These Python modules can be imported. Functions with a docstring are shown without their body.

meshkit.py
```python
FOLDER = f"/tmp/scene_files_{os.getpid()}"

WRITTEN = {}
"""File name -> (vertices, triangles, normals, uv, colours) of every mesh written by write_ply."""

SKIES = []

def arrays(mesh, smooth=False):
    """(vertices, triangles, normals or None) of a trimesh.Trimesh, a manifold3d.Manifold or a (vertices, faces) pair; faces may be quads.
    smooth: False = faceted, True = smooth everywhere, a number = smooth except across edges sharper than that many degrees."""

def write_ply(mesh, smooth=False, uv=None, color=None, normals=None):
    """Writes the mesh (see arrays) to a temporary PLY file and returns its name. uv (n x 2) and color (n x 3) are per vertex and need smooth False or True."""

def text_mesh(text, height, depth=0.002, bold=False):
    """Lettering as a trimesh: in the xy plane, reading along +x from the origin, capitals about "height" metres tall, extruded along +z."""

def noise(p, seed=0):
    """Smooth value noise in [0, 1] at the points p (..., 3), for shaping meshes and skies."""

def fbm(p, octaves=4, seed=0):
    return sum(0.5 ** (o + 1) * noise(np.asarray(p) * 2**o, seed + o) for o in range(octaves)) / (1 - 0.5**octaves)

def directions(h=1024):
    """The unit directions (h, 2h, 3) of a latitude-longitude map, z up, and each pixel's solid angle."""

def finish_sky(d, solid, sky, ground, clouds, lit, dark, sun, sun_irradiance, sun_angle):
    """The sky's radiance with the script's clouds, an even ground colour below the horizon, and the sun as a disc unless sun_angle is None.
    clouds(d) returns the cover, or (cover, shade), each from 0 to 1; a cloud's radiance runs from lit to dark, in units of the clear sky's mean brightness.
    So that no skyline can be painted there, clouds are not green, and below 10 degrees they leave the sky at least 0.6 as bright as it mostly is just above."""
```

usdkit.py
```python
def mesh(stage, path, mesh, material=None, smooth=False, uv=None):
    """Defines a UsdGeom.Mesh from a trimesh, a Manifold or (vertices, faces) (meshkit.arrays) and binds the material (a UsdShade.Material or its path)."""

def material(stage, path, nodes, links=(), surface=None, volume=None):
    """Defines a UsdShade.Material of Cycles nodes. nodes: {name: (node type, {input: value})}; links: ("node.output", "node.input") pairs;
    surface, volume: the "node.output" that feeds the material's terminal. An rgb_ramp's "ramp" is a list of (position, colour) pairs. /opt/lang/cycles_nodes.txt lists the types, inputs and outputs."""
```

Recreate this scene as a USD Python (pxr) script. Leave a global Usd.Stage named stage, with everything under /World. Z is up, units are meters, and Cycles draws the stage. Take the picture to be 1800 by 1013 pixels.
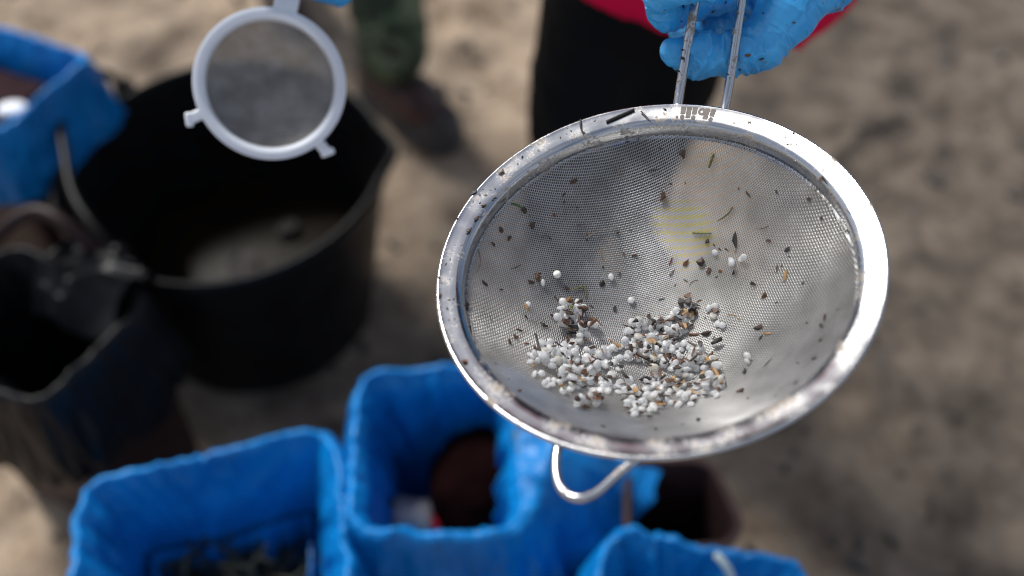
import math, random, numpy as np, trimesh, usdkit, meshkit
from pxr import Usd, UsdGeom, UsdLux, UsdShade, Gf, Sdf, Vt
from shapely.geometry import Polygon, Point, box as sbox
from shapely.ops import unary_union
from scipy.interpolate import CubicSpline

stage = Usd.Stage.CreateInMemory()
world = UsdGeom.Xform.Define(stage, '/World')
UsdGeom.Scope.Define(stage, '/World/Looks')
RNG = np.random.default_rng(7)

# ------------------------------------------------------------------ camera
CAM_H, PITCH = 1.2, math.radians(50)
cam = UsdGeom.Camera.Define(stage, '/World/camera')
cam.AddTranslateOp().Set(Gf.Vec3d(0, 0, CAM_H))
cam.AddRotateXOp().Set(90 - 50)
cam.CreateFocalLengthAttr(35.0); cam.CreateHorizontalApertureAttr(36.0); cam.CreateVerticalApertureAttr(20.25)
cam.CreateFStopAttr(2.8); cam.CreateFocusDistanceAttr(0.515)
cam.CreateClippingRangeAttr(Gf.Vec2f(0.02, 5000))
cam.CreateExposureAttr(1.22)

# ------------------------------------------------------------------ sun and sky
SUN_AZ = math.radians(-38)          # from the +y axis towards +x
SUN_EL = math.radians(50)
sun_dir = np.array([math.cos(SUN_EL) * math.sin(SUN_AZ), math.cos(SUN_EL) * math.cos(SUN_AZ), math.sin(SUN_EL)])
sky_mat = usdkit.material(stage, '/World/Looks/sky', {
    'sky': ('sky_texture', {'sky_type': 'single_scattering', 'sun_disc': False, 'sun_elevation': SUN_EL, 'sun_rotation': SUN_AZ, 'aerosol_density': 2.0}),
    'tc': ('texture_coordinate', {}),
    'n': ('noise_texture', {'scale': 2.6, 'detail': 6.0, 'roughness': 0.58}),
    'r': ('rgb_ramp', {'ramp': [(0.42, (0, 0, 0)), (0.62, (1, 1, 1))]}),
    'm': ('mix', {'color2': (5.6, 5.9, 6.5)}),
    'b': ('background_shader', {'strength': 0.042}),
}, [('tc.generated', 'n.vector'), ('n.fac', 'r.fac'), ('r.color', 'm.fac'), ('sky.color', 'm.color1'), ('m.color', 'b.color')], surface='b.background')
dome = UsdLux.DomeLight.Define(stage, '/World/sky')
UsdShade.MaterialBindingAPI.Apply(dome.GetPrim()).Bind(sky_mat)
dome.GetPrim().SetCustomDataByKey('kind', 'structure')
sun = UsdLux.DistantLight.Define(stage, '/World/sun')
sun.CreateIntensityAttr(0.5); sun.CreateAngleAttr(14.0); sun.CreateColorAttr(Gf.Vec3f(1.0, 0.965, 0.91))
sun.GetPrim().CreateAttribute('inputs:normalize', Sdf.ValueTypeNames.Bool).Set(True)
M4 = np.eye(4)
zax = sun_dir; xax = np.cross([0, 0, 1.0], zax); xax /= np.linalg.norm(xax); yax = np.cross(zax, xax)
sun.AddTransformOp().Set(Gf.Matrix4d(*np.vstack([np.append(xax, 0), np.append(yax, 0), np.append(zax, 0), [0, 0, 0, 1]]).ravel().tolist()))

# ------------------------------------------------------------------ layout helpers: real points from sight lines of the survey (1800 x 1013)
FW = np.array([0, math.cos(PITCH), -math.sin(PITCH)]); RT = np.array([1.0, 0, 0]); UP = np.cross(RT, FW); EYE = np.array([0, 0, CAM_H])
def ray(px, py): return FW + RT * (px - 900) / 1750 - UP * (py - 506.5) / 1750
def at_z(px, py, z):
    d = ray(px, py); return EYE + d * ((z - CAM_H) / d[2])
def at_d(px, py, t): return EYE + ray(px, py) * t

# ------------------------------------------------------------------ naming
used = {}
def path_for(parent, name):
    base = '/World' if parent is None else str(parent.GetPath())
    k = (base, name); n = used.get(k, 0); used[k] = n + 1
    return f'{base}/{name}' if n == 0 else f'{base}/{name}_{n:03d}'
def tag(p, label=None, cat=None, group=None, kind=None):
    for k, v in (('label', label), ('category', cat), ('group', group), ('kind', kind)):
        if v: p.SetCustomDataByKey(k, v)
    return p
def thing(name, label, cat, loc=(0, 0, 0), group=None, kind=None):
    x = UsdGeom.Xform.Define(stage, path_for(None, name)); x.AddTranslateOp().Set(Gf.Vec3d(*map(float, loc)))
    return tag(x.GetPrim(), label, cat, group, kind)
def origin_of(parent):
    if parent is None: return np.zeros(3)
    return np.array(UsdGeom.XformCache().GetLocalToWorldTransform(parent).ExtractTranslation())
def obj(name, mesh, mat, parent=None, smooth=True, label=None, cat=None, group=None, kind=None):
    """one Mesh prim; the mesh is given in world coordinates"""
    v, f = (mesh.vertices, mesh.faces) if hasattr(mesh, 'vertices') else mesh
    v = np.asarray(v, float)
    if parent is not None:
        v = v - origin_of(parent)
        m = usdkit.mesh(stage, path_for(parent, name), (v, f), mat, smooth=smooth)
    else:
        c = v.mean(0); c[2] = v[:, 2].min()
        m = usdkit.mesh(stage, path_for(None, name), (v - c, f), mat, smooth=smooth)
        UsdGeom.Xformable(m.GetPrim()).AddTranslateOp().Set(Gf.Vec3d(*c.tolist()))
    return tag(m.GetPrim(), label, cat, group, kind)

# ------------------------------------------------------------------ mesh helpers
def quads(q): q = np.asarray(q).reshape(-1, 4); return np.vstack([q[:, [0, 1, 2]], q[:, [0, 2, 3]]])
def loft(rings, close=True, cap0=False, cap1=False):
    rings = [np.asarray(r, float) for r in rings]; n, m = len(rings), len(rings[0])
    v = np.vstack(rings); i, j = np.meshgrid(np.arange(n - 1), np.arange(m if close else m - 1), indexing='ij')
    j2 = (j + 1) % m
    f = quads(np.stack([i * m + j, i * m + j2, (i + 1) * m + j2, (i + 1) * m + j], -1))
    if cap0: v = np.vstack([v, rings[0].mean(0)]); k = np.arange(m); f = np.vstack([f, np.stack([np.full(m, len(v) - 1), (k + 1) % m, k], -1)])
    if cap1: v = np.vstack([v, rings[-1].mean(0)]); k = np.arange(m); f = np.vstack([f, np.stack([np.full(m, len(v) - 1), (n - 1) * m + k, (n - 1) * m + (k + 1) % m], -1)])
    return v, f
def tube(pts, r, sides=12, n=None, caps=True):
    p = np.asarray(pts, float)
    if n:
        s = np.r_[0, np.cumsum(np.linalg.norm(np.diff(p, axis=0), axis=1))]
        p = CubicSpline(s, p)(np.linspace(0, s[-1], n))
        if np.ndim(r): r = np.interp(np.linspace(0, 1, n), np.linspace(0, 1, len(r)), r)
    r = np.broadcast_to(r, (len(p),))
    t = np.gradient(p, axis=0); t /= np.linalg.norm(t, axis=1, keepdims=True)
    a = np.zeros_like(p); ref = np.array([0.13, 0.21, 0.97]) if abs(t[0, 2]) < 0.9 else np.array([1.0, 0.1, 0])
    a[0] = np.cross(t[0], ref); a[0] /= np.linalg.norm(a[0])
    for k in range(1, len(p)):
        x = a[k - 1] - t[k] * (a[k - 1] @ t[k]); a[k] = x / np.linalg.norm(x)
    b = np.cross(t, a); g = np.arange(sides) * 2 * np.pi / sides
    rings = p[:, None] + r[:, None, None] * (np.cos(g)[None, :, None] * a[:, None] + np.sin(g)[None, :, None] * b[:, None])
    return loft(list(rings), cap0=caps, cap1=caps)
def join(*ms):
    V, Fs, n = [], [], 0
    for v, f in ms: V.append(np.asarray(v)); Fs.append(np.asarray(f) + n); n += len(v)
    return np.vstack(V), np.vstack(Fs)
def surface_net(sdf, lo, hi, h):
    """smooth closed surface of sdf < 0 on a grid of step h"""
    lo, hi = np.asarray(lo, float), np.asarray(hi, float)
    n = np.ceil((hi - lo) / h).astype(int) + 1
    ax = [lo[k] + h * np.arange(n[k]) for k in range(3)]
    V = np.empty(n)
    for i in range(n[0]):
        g = np.stack(np.meshgrid([ax[0][i]], ax[1], ax[2], indexing='ij'), -1); V[i] = sdf(g)[0]
    S = V < 0
    acc = np.zeros(tuple(n - 1) + (3,)); cnt = np.zeros(tuple(n - 1))
    for axis in range(3):
        o1, o2 = [k for k in range(3) if k != axis]
        sa = [slice(None)] * 3; sb = [slice(None)] * 3; sa[axis] = slice(0, -1); sb[axis] = slice(1, None)
        a, b = V[tuple(sa)], V[tuple(sb)]; cr = S[tuple(sa)] != S[tuple(sb)]
        t = np.where(cr, a / np.where(cr, a - b, 1), 0)
        for d1 in (0, 1):
            for d2 in (0, 1):
                sl = [slice(None)] * 3; sl[o1] = slice(d1, n[o1] - 1 + d1); sl[o2] = slice(d2, n[o2] - 1 + d2)
                c = cr[tuple(sl)]; cnt += c
                acc[..., axis] += np.where(c, t[tuple(sl)], 0); acc[..., o1] += c * d1; acc[..., o2] += c * d2
    act = cnt > 0; idx = -np.ones(tuple(n - 1), int); idx[act] = np.arange(act.sum())
    P = np.argwhere(act) + acc[act] / cnt[act][:, None]; verts = lo + h * P
    F = []
    for axis in range(3):
        o1, o2 = (axis + 1) % 3, (axis + 2) % 3
        sa = [slice(None)] * 3; sb = [slice(None)] * 3; sa[axis] = slice(0, -1); sb[axis] = slice(1, None)
        e = np.argwhere(S[tuple(sa)] != S[tuple(sb)])
        e = e[(e[:, o1] > 0) & (e[:, o2] > 0) & (e[:, o1] < n[o1] - 1) & (e[:, o2] < n[o2] - 1)]
        q = []
        for d1, d2 in ((1, 1), (0, 1), (0, 0), (1, 0)):
            c = e.copy(); c[:, o1] -= d1; c[:, o2] -= d2; q.append(idx[c[:, 0], c[:, 1], c[:, 2]])
        q = np.stack(q, -1); inside = S[e[:, 0], e[:, 1], e[:, 2]]
        q[~inside] = q[~inside][:, ::-1]; F.append(quads(q))
    return verts, np.vstack(F)
def cone_sdf(p, a, b, ra, rb):
    a, b = np.asarray(a, float), np.asarray(b, float); d = b - a
    t = np.clip(((p - a) @ d) / max(d @ d, 1e-12), 0, 1)
    return np.linalg.norm(p - a - t[..., None] * d, axis=-1) - (ra + (rb - ra) * t)
def smin(a, b, k): h = np.clip(0.5 + 0.5 * (b - a) / k, 0, 1); return b + (a - b) * h - k * h * (1 - h)
def limbs(bones, k, h, pad=0.02):
    """bones: (a, b, ra, rb); a smooth union"""
    pts = np.array([p for b in bones for p in b[:2]]); rr = max(max(b[2:4]) for b in bones)
    def sdf(p):
        d = None
        for a, b, ra, rb in bones:
            e = cone_sdf(p, a, b, ra, rb); d = e if d is None else smin(d, e, k)
        return d
    return surface_net(sdf, pts.min(0) - rr - pad, pts.max(0) + rr + pad, h)
def normals_of(v, f): return meshkit.arrays((v, f), True)[2]
def relax(v, f, n=4):
    from scipy.sparse import coo_matrix
    i = np.r_[f[:, 0], f[:, 1], f[:, 2], f[:, 1], f[:, 2], f[:, 0]]; j = np.r_[f[:, 1], f[:, 2], f[:, 0], f[:, 0], f[:, 1], f[:, 2]]
    A = coo_matrix((np.ones(len(i)), (i, j)), (len(v), len(v))).tocsr(); A.data[:] = 1; deg = np.maximum(np.asarray(A.sum(1)), 1); v = np.asarray(v, float)
    for k in range(n): v = v + (0.5 if k % 2 == 0 else -0.51) * (A @ v / deg - v)
    return v, f

# ------------------------------------------------------------------ materials
def mat(name, nodes, links, surface='p.BSDF'): return usdkit.material(stage, f'/World/Looks/{name}', nodes, links, surface=surface)
def simple(name, color, rough=0.5, metallic=0.0, var=0.25, scale=30, bump=0.0, bscale=200, extra=None):
    c = np.array(color)
    n = {'tc': ('texture_coordinate', {}), 'n': ('noise_texture', {'scale': scale, 'detail': 5.0}),
         'r': ('rgb_ramp', {'ramp': [(0.3, tuple(c * (1 - var))), (0.7, tuple(np.minimum(c * (1 + var), 0.95)))]}),
         'p': ('principled_bsdf', {'roughness': rough, 'metallic': metallic, **(extra or {})})}
    l = [('tc.object', 'n.vector'), ('n.fac', 'r.fac'), ('r.color', 'p.base_color')]
    if bump:
        n['bn'] = ('noise_texture', {'scale': bscale, 'detail': 4.0}); n['bp'] = ('bump', {'strength': 1.0, 'distance': bump})
        l += [('tc.object', 'bn.vector'), ('bn.fac', 'bp.height'), ('bp.normal', 'p.normal')]
    return mat(name, n, l)

M = {}
# sand: dry pale top, damp dark grey-brown patches, grain, painted shade between tub and bins
M['sand'] = mat('sand', {
    'g': ('geometry', {}),
    'n1': ('noise_texture', {'scale': 2.3, 'detail': 4.0, 'roughness': 0.55}),
    'n2': ('noise_texture', {'scale': 11.0, 'detail': 6.0, 'roughness': 0.68}),
    'n3': ('noise_texture', {'scale': 900.0, 'detail': 2.0}),
    'sx': ('separate_xyz', {}),
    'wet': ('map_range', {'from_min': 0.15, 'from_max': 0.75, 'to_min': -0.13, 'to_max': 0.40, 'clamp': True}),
    'sub': ('vector_math', {'math_type': 'subtract', 'vector2': (-0.12, 0.74, 0.0)}), 'len': ('vector_math', {'math_type': 'length'}), 'tub_shade': ('map_range', {'range_type': 'smoothstep', 'from_min': 0.12, 'from_max': 0.5, 'to_min': 0.22, 'to_max': 0.0}), 'add2': ('math', {'math_type': 'add'}),  # round mask paints the shade between tub and bins into the sand colour
    'add': ('math', {'math_type': 'add'}),
    'r1': ('rgb_ramp', {'ramp': [(0.36, (0.0, 0.0, 0.0)), (0.64, (1.0, 1.0, 1.0))]}),
    'dry': ('rgb_ramp', {'ramp': [(0.3, (0.18, 0.13, 0.09)), (0.7, (0.48, 0.385, 0.29))]}),
    'damp_shade': ('rgb_ramp', {'ramp': [(0.3, (0.03, 0.025, 0.022)), (0.7, (0.19, 0.155, 0.125))]}),
    'mx': ('mix', {}),
    'gr': ('mix', {'mix_type': 'multiply', 'fac': 0.6}),
    'rg': ('rgb_ramp', {'ramp': [(0.3, (0.55, 0.55, 0.55)), (0.7, (1.25, 1.22, 1.18))]}),
    'bp': ('bump', {'strength': 0.6, 'distance': 0.0012}),
    'p': ('principled_bsdf', {'roughness': 0.9, 'specular_ior_level': 0.25})},
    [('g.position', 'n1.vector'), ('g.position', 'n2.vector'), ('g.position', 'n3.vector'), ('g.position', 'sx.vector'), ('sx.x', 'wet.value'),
     ('n1.fac', 'add.value1'), ('wet.result', 'add.value2'), ('g.position', 'sub.vector1'), ('sub.vector', 'len.vector1'), ('len.value', 'tub_shade.value'), ('tub_shade.result', 'add2.value1'), ('add.value', 'add2.value2'), ('add2.value', 'r1.fac'), ('n2.fac', 'dry.fac'), ('n2.fac', 'damp_shade.fac'),
     ('r1.color', 'mx.fac'), ('dry.color', 'mx.color1'), ('damp_shade.color', 'mx.color2'), ('mx.color', 'gr.color1'), ('n3.fac', 'rg.fac'), ('rg.color', 'gr.color2'),
     ('gr.color', 'p.base_color'), ('n3.fac', 'bp.height'), ('bp.normal', 'p.normal')])
# polished steel of the sieve, with dried mud spots and water spots
M['steel'] = mat('polished_steel', {
    'tc': ('texture_coordinate', {}),
    'n1': ('noise_texture', {'scale': 560.0, 'detail': 4.0, 'roughness': 0.65}),
    'n2': ('noise_texture', {'scale': 75.0, 'detail': 3.0}),
    'mul': ('math', {'math_type': 'multiply'}),
    'r': ('rgb_ramp', {'ramp': [(0.300, (0, 0, 0)), (0.345, (0.85, 0.85, 0.85))]}),
    'mud': ('mix', {'color1': (0.53, 0.54, 0.56), 'color2': (0.24, 0.19, 0.14)}),
    'ro': ('map_range', {'from_min': 0.3, 'from_max': 0.7, 'to_min': 0.13, 'to_max': 0.27}),
    'inv': ('math', {'math_type': 'subtract', 'value1': 1.0}),
    'radd': ('math', {'math_type': 'add'}), 'rm': ('math', {'math_type': 'multiply', 'value2': 0.4}),
    'n3': ('noise_texture', {'scale': 25.0, 'detail': 2.0}),
    'bp': ('bump', {'strength': 0.05, 'distance': 0.0003}),
    'p': ('principled_bsdf', {'specular_ior_level': 0.5})},
    [('tc.object', 'n1.vector'), ('tc.object', 'n2.vector'), ('tc.object', 'n3.vector'), ('n1.fac', 'mul.value1'), ('n2.fac', 'mul.value2'), ('mul.value', 'r.fac'),
     ('r.color', 'mud.fac'), ('mud.color', 'p.base_color'), ('r.color', 'inv.value2'), ('inv.value', 'p.metallic'), ('n2.fac', 'ro.value'),
     ('r.color', 'rm.value1'), ('rm.value', 'radd.value1'), ('ro.result', 'radd.value2'), ('radd.value', 'p.roughness'), ('n3.fac', 'bp.height'), ('bp.normal', 'p.normal')])
M['wire'] = simple('steel_wire', (0.54, 0.535, 0.53), 0.44, 1.0, 0.2, 60)
M['print'] = simple('logo_print', (0.12, 0.10, 0.09), 0.6, 0.0, 0.3, 800)
M['pellet'] = mat('pellet_plastic', {
    'o': ('object_info', {}), 'r': ('rgb_ramp', {'ramp': [(0.0, (0.76, 0.71, 0.58)), (0.06, (0.80, 0.77, 0.70)), (0.1, (0.80, 0.83, 0.87)), (0.5, (0.92, 0.94, 0.96)), (1.0, (0.98, 0.98, 0.98))]}),
    'tc': ('texture_coordinate', {}), 'n': ('noise_texture', {'scale': 900.0, 'detail': 3.0}), 'bp': ('bump', {'strength': 0.5, 'distance': 0.0001}),
    'p': ('principled_bsdf', {'roughness': 0.32, 'specular_ior_level': 0.5, 'subsurface_weight': 0.7, 'subsurface_scale': 0.002, 'subsurface_radius': (1.0, 1.0, 1.0), 'subsurface_method': 'random_walk'}),
    't': ('translucent_bsdf', {}), 'm': ('mix_closure', {'fac': 0.38})},
    [('o.random', 'r.fac'), ('r.color', 'p.base_color'), ('r.color', 't.color'), ('tc.object', 'n.vector'), ('n.fac', 'bp.height'), ('bp.normal', 'p.normal'), ('p.BSDF', 'm.closure1'), ('t.BSDF', 'm.closure2')], surface='m.closure')
M['bead'] = simple('foam_bead', (0.82, 0.81, 0.77), 0.7, 0, 0.06, 400, 0.0001, 1500)
for nm, c in dict(frag_black=(0.012, 0.010, 0.010), frag_dark=(0.035, 0.018, 0.011), frag_brown=(0.075, 0.034, 0.016), frag_rust=(0.14, 0.05, 0.018), frag_tan=(0.30, 0.18, 0.075), frag_grey=(0.2, 0.17, 0.14), frag_olive=(0.11, 0.11, 0.03), frag_green=(0.05, 0.12, 0.02), frag_yellow=(0.6, 0.5, 0.03)).items():
    M[nm] = simple(nm, c, 0.55, 0, 0.45, 700, 0.00025, 900)
M['glove'] = mat('nitrile_glove', {
    'tc': ('texture_coordinate', {}), 'n': ('noise_texture', {'scale': 45.0, 'detail': 5.0}),
    'r': ('rgb_ramp', {'ramp': [(0.3, (0.03, 0.32, 0.72)), (0.7, (0.065, 0.42, 0.82))]}),
    'n2': ('noise_texture', {'scale': 420.0, 'detail': 3.0, 'roughness': 0.7}), 'n4': ('noise_texture', {'scale': 55.0, 'detail': 2.0}),
    'mul': ('math', {'math_type': 'multiply'}), 'rd': ('rgb_ramp', {'ramp': [(0.36, (0, 0, 0)), (0.42, (1, 1, 1))]}),
    'md': ('mix', {'color2': (0.16, 0.13, 0.09)}),
    'n3': ('noise_texture', {'scale': 1500.0, 'detail': 2.0}), 'bp': ('bump', {'strength': 0.5, 'distance': 0.00012}),
    'cr': ('noise_texture', {'scale': 48.0, 'detail': 2.0, 'roughness': 0.4, 'distortion': 1.2}), 'ca': ('math', {'math_type': 'subtract', 'value2': 0.5}), 'cb': ('math', {'math_type': 'absolute'}), 'cc': ('map_range', {'from_min': 0.0, 'from_max': 0.08, 'to_min': 1.0, 'to_max': 0.0, 'clamp': True}), 'b2': ('bump', {'strength': 0.55, 'distance': 0.0006}),
    'p': ('principled_bsdf', {'roughness': 0.27, 'specular_ior_level': 0.55})},
    [('tc.object', 'n.vector'), ('tc.object', 'n2.vector'), ('tc.object', 'n3.vector'), ('tc.object', 'n4.vector'), ('n.fac', 'r.fac'), ('n2.fac', 'mul.value1'), ('n4.fac', 'mul.value2'), ('mul.value', 'rd.fac'),
     ('rd.color', 'md.fac'), ('r.color', 'md.color1'), ('md.color', 'p.base_color'), ('n3.fac', 'bp.height'), ('tc.object', 'cr.vector'), ('cr.fac', 'ca.value1'), ('ca.value', 'cb.value1'), ('cb.value', 'cc.value'), ('cc.result', 'b2.height'), ('bp.normal', 'b2.normal'), ('b2.normal', 'p.normal')])
def film(name, c1, c2, rough, trans, dirt=None, spec=0.5, relief=0.005):
    n = {'tc': ('texture_coordinate', {}), 'n': ('noise_texture', {'scale': 22.0, 'detail': 5.0}), 'r': ('rgb_ramp', {'ramp': [(0.3, c1), (0.7, c2)]}),
         'mp': ('mapping', {'scale': (1.0, 1.0, 0.45)}), 'n2': ('noise_texture', {'type': 'ridged_multifractal', 'scale': 20.0, 'detail': 4.0, 'roughness': 0.5, 'gain': 2.0, 'offset': 1.0, 'distortion': 0.5}), 'bp': ('bump', {'strength': 0.7, 'distance': relief}),
         'nd': ('noise_texture', {'scale': 34.0, 'detail': 6.0, 'roughness': 0.7}), 'rd': ('rgb_ramp', {'ramp': [(0.63, (0, 0, 0)), (0.72, (1, 1, 1))]}), 'md': ('mix', {'color2': dirt or c1}),
         'p': ('principled_bsdf', {'roughness': rough, 'specular_ior_level': spec}), 't': ('translucent_bsdf', {}), 'm': ('mix_closure', {'fac': trans})}
    return mat(name, n, [('tc.object', 'n.vector'), ('tc.object', 'mp.vector'), ('mp.vector', 'n2.vector'), ('tc.object', 'nd.vector'), ('n.fac', 'r.fac'), ('nd.fac', 'rd.fac'), ('rd.color', 'md.fac'), ('r.color', 'md.color1'), ('md.color', 'p.base_color'), ('md.color', 't.color'),
                         ('n2.fac', 'bp.height'), ('bp.normal', 'p.normal'), ('p.BSDF', 'm.closure1'), ('t.BSDF', 'm.closure2')], surface='m.closure')
M['blue_bag'] = film('blue_bag_film', (0.0005, 0.15, 0.46), (0.001, 0.24, 0.66), 0.40, 0.10, (0.03, 0.05, 0.06), 0.35)
M['black_bag'] = film('black_bag_film', (0.004, 0.0045, 0.006), (0.009, 0.010, 0.012), 0.42, 0.02, None, 0.22, 0.0006)
M['yellow_bag'] = film('yellow_bag_film', (0.88, 0.70, 0.005), (0.95, 0.82, 0.015), 0.5, 0.15)
M['black_plastic'] = simple('black_plastic', (0.0035, 0.0035, 0.004), 0.4, 0, 0.4, 20, 0.0006, 60, {'specular_ior_level': 0.16})
M['brown_plastic'] = simple('brown_plastic', (0.022, 0.011, 0.011), 0.5, 0, 0.4, 14, 0, 200, {'specular_ior_level': 0.25})
M['white_plastic'] = simple('white_plastic', (0.78, 0.82, 0.90), 0.4, 0, 0.05, 20)
M['dark_lump'] = simple('dark_lump', (0.006, 0.0018, 0.002), 0.9, 0, 0.4, 25, 0.002, 40, {'specular_ior_level': 0.02})
M['navy_cloth'] = simple('navy_cloth', (0.012, 0.016, 0.035), 0.8, 0, 0.2, 20, 0.001, 60, {'specular_ior_level': 0.15})
M['water'] = simple('muddy_water', (0.009, 0.0065, 0.004), 0.3, 0, 0.35, 9, 0.0008, 18, {'specular_ior_level': 0.06})
M['carton'] = simple('brown_carton', (0.030, 0.016, 0.018), 0.9, 0, 0.3, 25, 0.001, 60, {'specular_ior_level': 0.05})
M['patch_tone'] = simple('pale_patch_surface', (0.04, 0.037, 0.037), 0.8, 0, 0.3, 60, 0, 200, {'specular_ior_level': 0.1})
M['weed'] = simple('dark_weed', (0.018, 0.02, 0.010), 0.6, 0, 0.6, 60)
M['skin'] = simple('skin', (0.5, 0.3, 0.22), 0.5, 0, 0.1, 12)
M['hair'] = simple('hair', (0.04, 0.025, 0.016), 0.5, 0, 0.3, 90, 0.002, 160)
M['black_cloth'] = simple('black_cloth', (0.0045, 0.0045, 0.005), 0.75, 0, 0.3, 20, 0.002, 60, {'specular_ior_level': 0.12})
M['red_cloth'] = simple('red_cloth', (0.62, 0.002, 0.05), 0.7, 0, 0.12, 16, 0.001, 60, {'specular_ior_level': 0.15})
M['camo'] = mat('camo_cloth', {
    'tc': ('texture_coordinate', {}), 'n': ('noise_texture', {'scale': 13.0, 'detail': 2.0, 'distortion': 0.6}),
    'r': ('rgb_ramp', {'ramp': [(0.0, (0.022, 0.035, 0.02)), (0.44, (0.05, 0.085, 0.045)), (0.52, (0.13, 0.17, 0.1)), (0.6, (0.03, 0.03, 0.022)), (0.68, (0.06, 0.1, 0.05))], 'interpolate': False}),
    'p': ('principled_bsdf', {'roughness': 0.85})}, [('tc.object', 'n.vector'), ('n.fac', 'r.fac'), ('r.color', 'p.base_color')])
M['boot'] = simple('brown_boot_leather', (0.04, 0.022, 0.018), 0.6, 0, 0.5, 40, 0.001, 120)
M['boot_red'] = simple('rust_red_boot_panel', (0.06, 0.022, 0.018), 0.6, 0, 0.4, 40)
M['rubber'] = simple('grey_rubber', (0.055, 0.052, 0.05), 0.7, 0, 0.3, 40)
M['can_red'] = simple('red_can', (0.45, 0.012, 0.03), 0.35, 0.2, 0.2, 30)
M['can_white'] = simple('white_can', (0.34, 0.34, 0.36), 0.35, 0.2, 0.1, 30)
M['cord'] = simple('pale_cord', (0.5, 0.6, 0.6), 0.6, 0, 0.1, 50)
M['strainer_mesh'] = mat('strainer_mesh', {
    'tc': ('texture_coordinate', {}),
    'wx': ('wave_texture', {'wave_type': 'bands', 'bands_direction': 'x', 'scale': 340.0}), 'wz': ('wave_texture', {'wave_type': 'bands', 'bands_direction': 'z', 'scale': 340.0}),
    'mx': ('math', {'math_type': 'maximum'}), 'r': ('rgb_ramp', {'ramp': [(0.26, (0, 0, 0)), (0.38, (1, 1, 1))]}),
    'n': ('noise_texture', {'scale': 70.0, 'detail': 4.0}), 'rc': ('rgb_ramp', {'ramp': [(0.35, (0.17, 0.16, 0.15)), (0.65, (0.26, 0.25, 0.245))]}),
    'p': ('principled_bsdf', {'roughness': 0.5}), 't': ('transparent_bsdf', {}), 'm': ('mix_closure', {})},
    [('tc.object', 'wx.vector'), ('tc.object', 'wz.vector'), ('wx.fac', 'mx.value1'), ('wz.fac', 'mx.value2'), ('mx.value', 'r.fac'), ('r.color', 'm.fac'), ('tc.object', 'n.vector'), ('n.fac', 'rc.fac'), ('rc.color', 'p.base_color'),
     ('t.BSDF', 'm.closure1'), ('p.BSDF', 'm.closure2')], surface='m.closure')

# ------------------------------------------------------------------ the setting: one sheet of sand out to the horizon
def axis(a, b, step, far):
    fine = list(np.arange(a, b + step / 2, step)); s, x, lo = step, a, []
    while x > -far: s *= 1.18; x -= s; lo.append(x)
    s, x, hi = step, fine[-1], []
    while x < far: s *= 1.18; x += s; hi.append(x)
    return np.array(lo[::-1] + fine + hi)
gx, gy = axis(-1.5, 1.7, 0.012, 600), axis(0.2, 2.8, 0.012, 600)
X, Y = np.meshgrid(gx, gy, indexing='ij'); P = np.stack([X, Y, 0 * X], -1)
near = np.exp(-np.maximum(0, np.hypot(X, Y - 1) - 2.5) / 3.0)
Z = (0.042 * (meshkit.fbm(P * 4.2 + 11, 3, 3) - 0.5) + 0.022 * (meshkit.fbm(P * 17.0 + 5, 3, 5) - 0.5)) * near - 0.004
foot_rng = np.random.default_rng(5)
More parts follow.
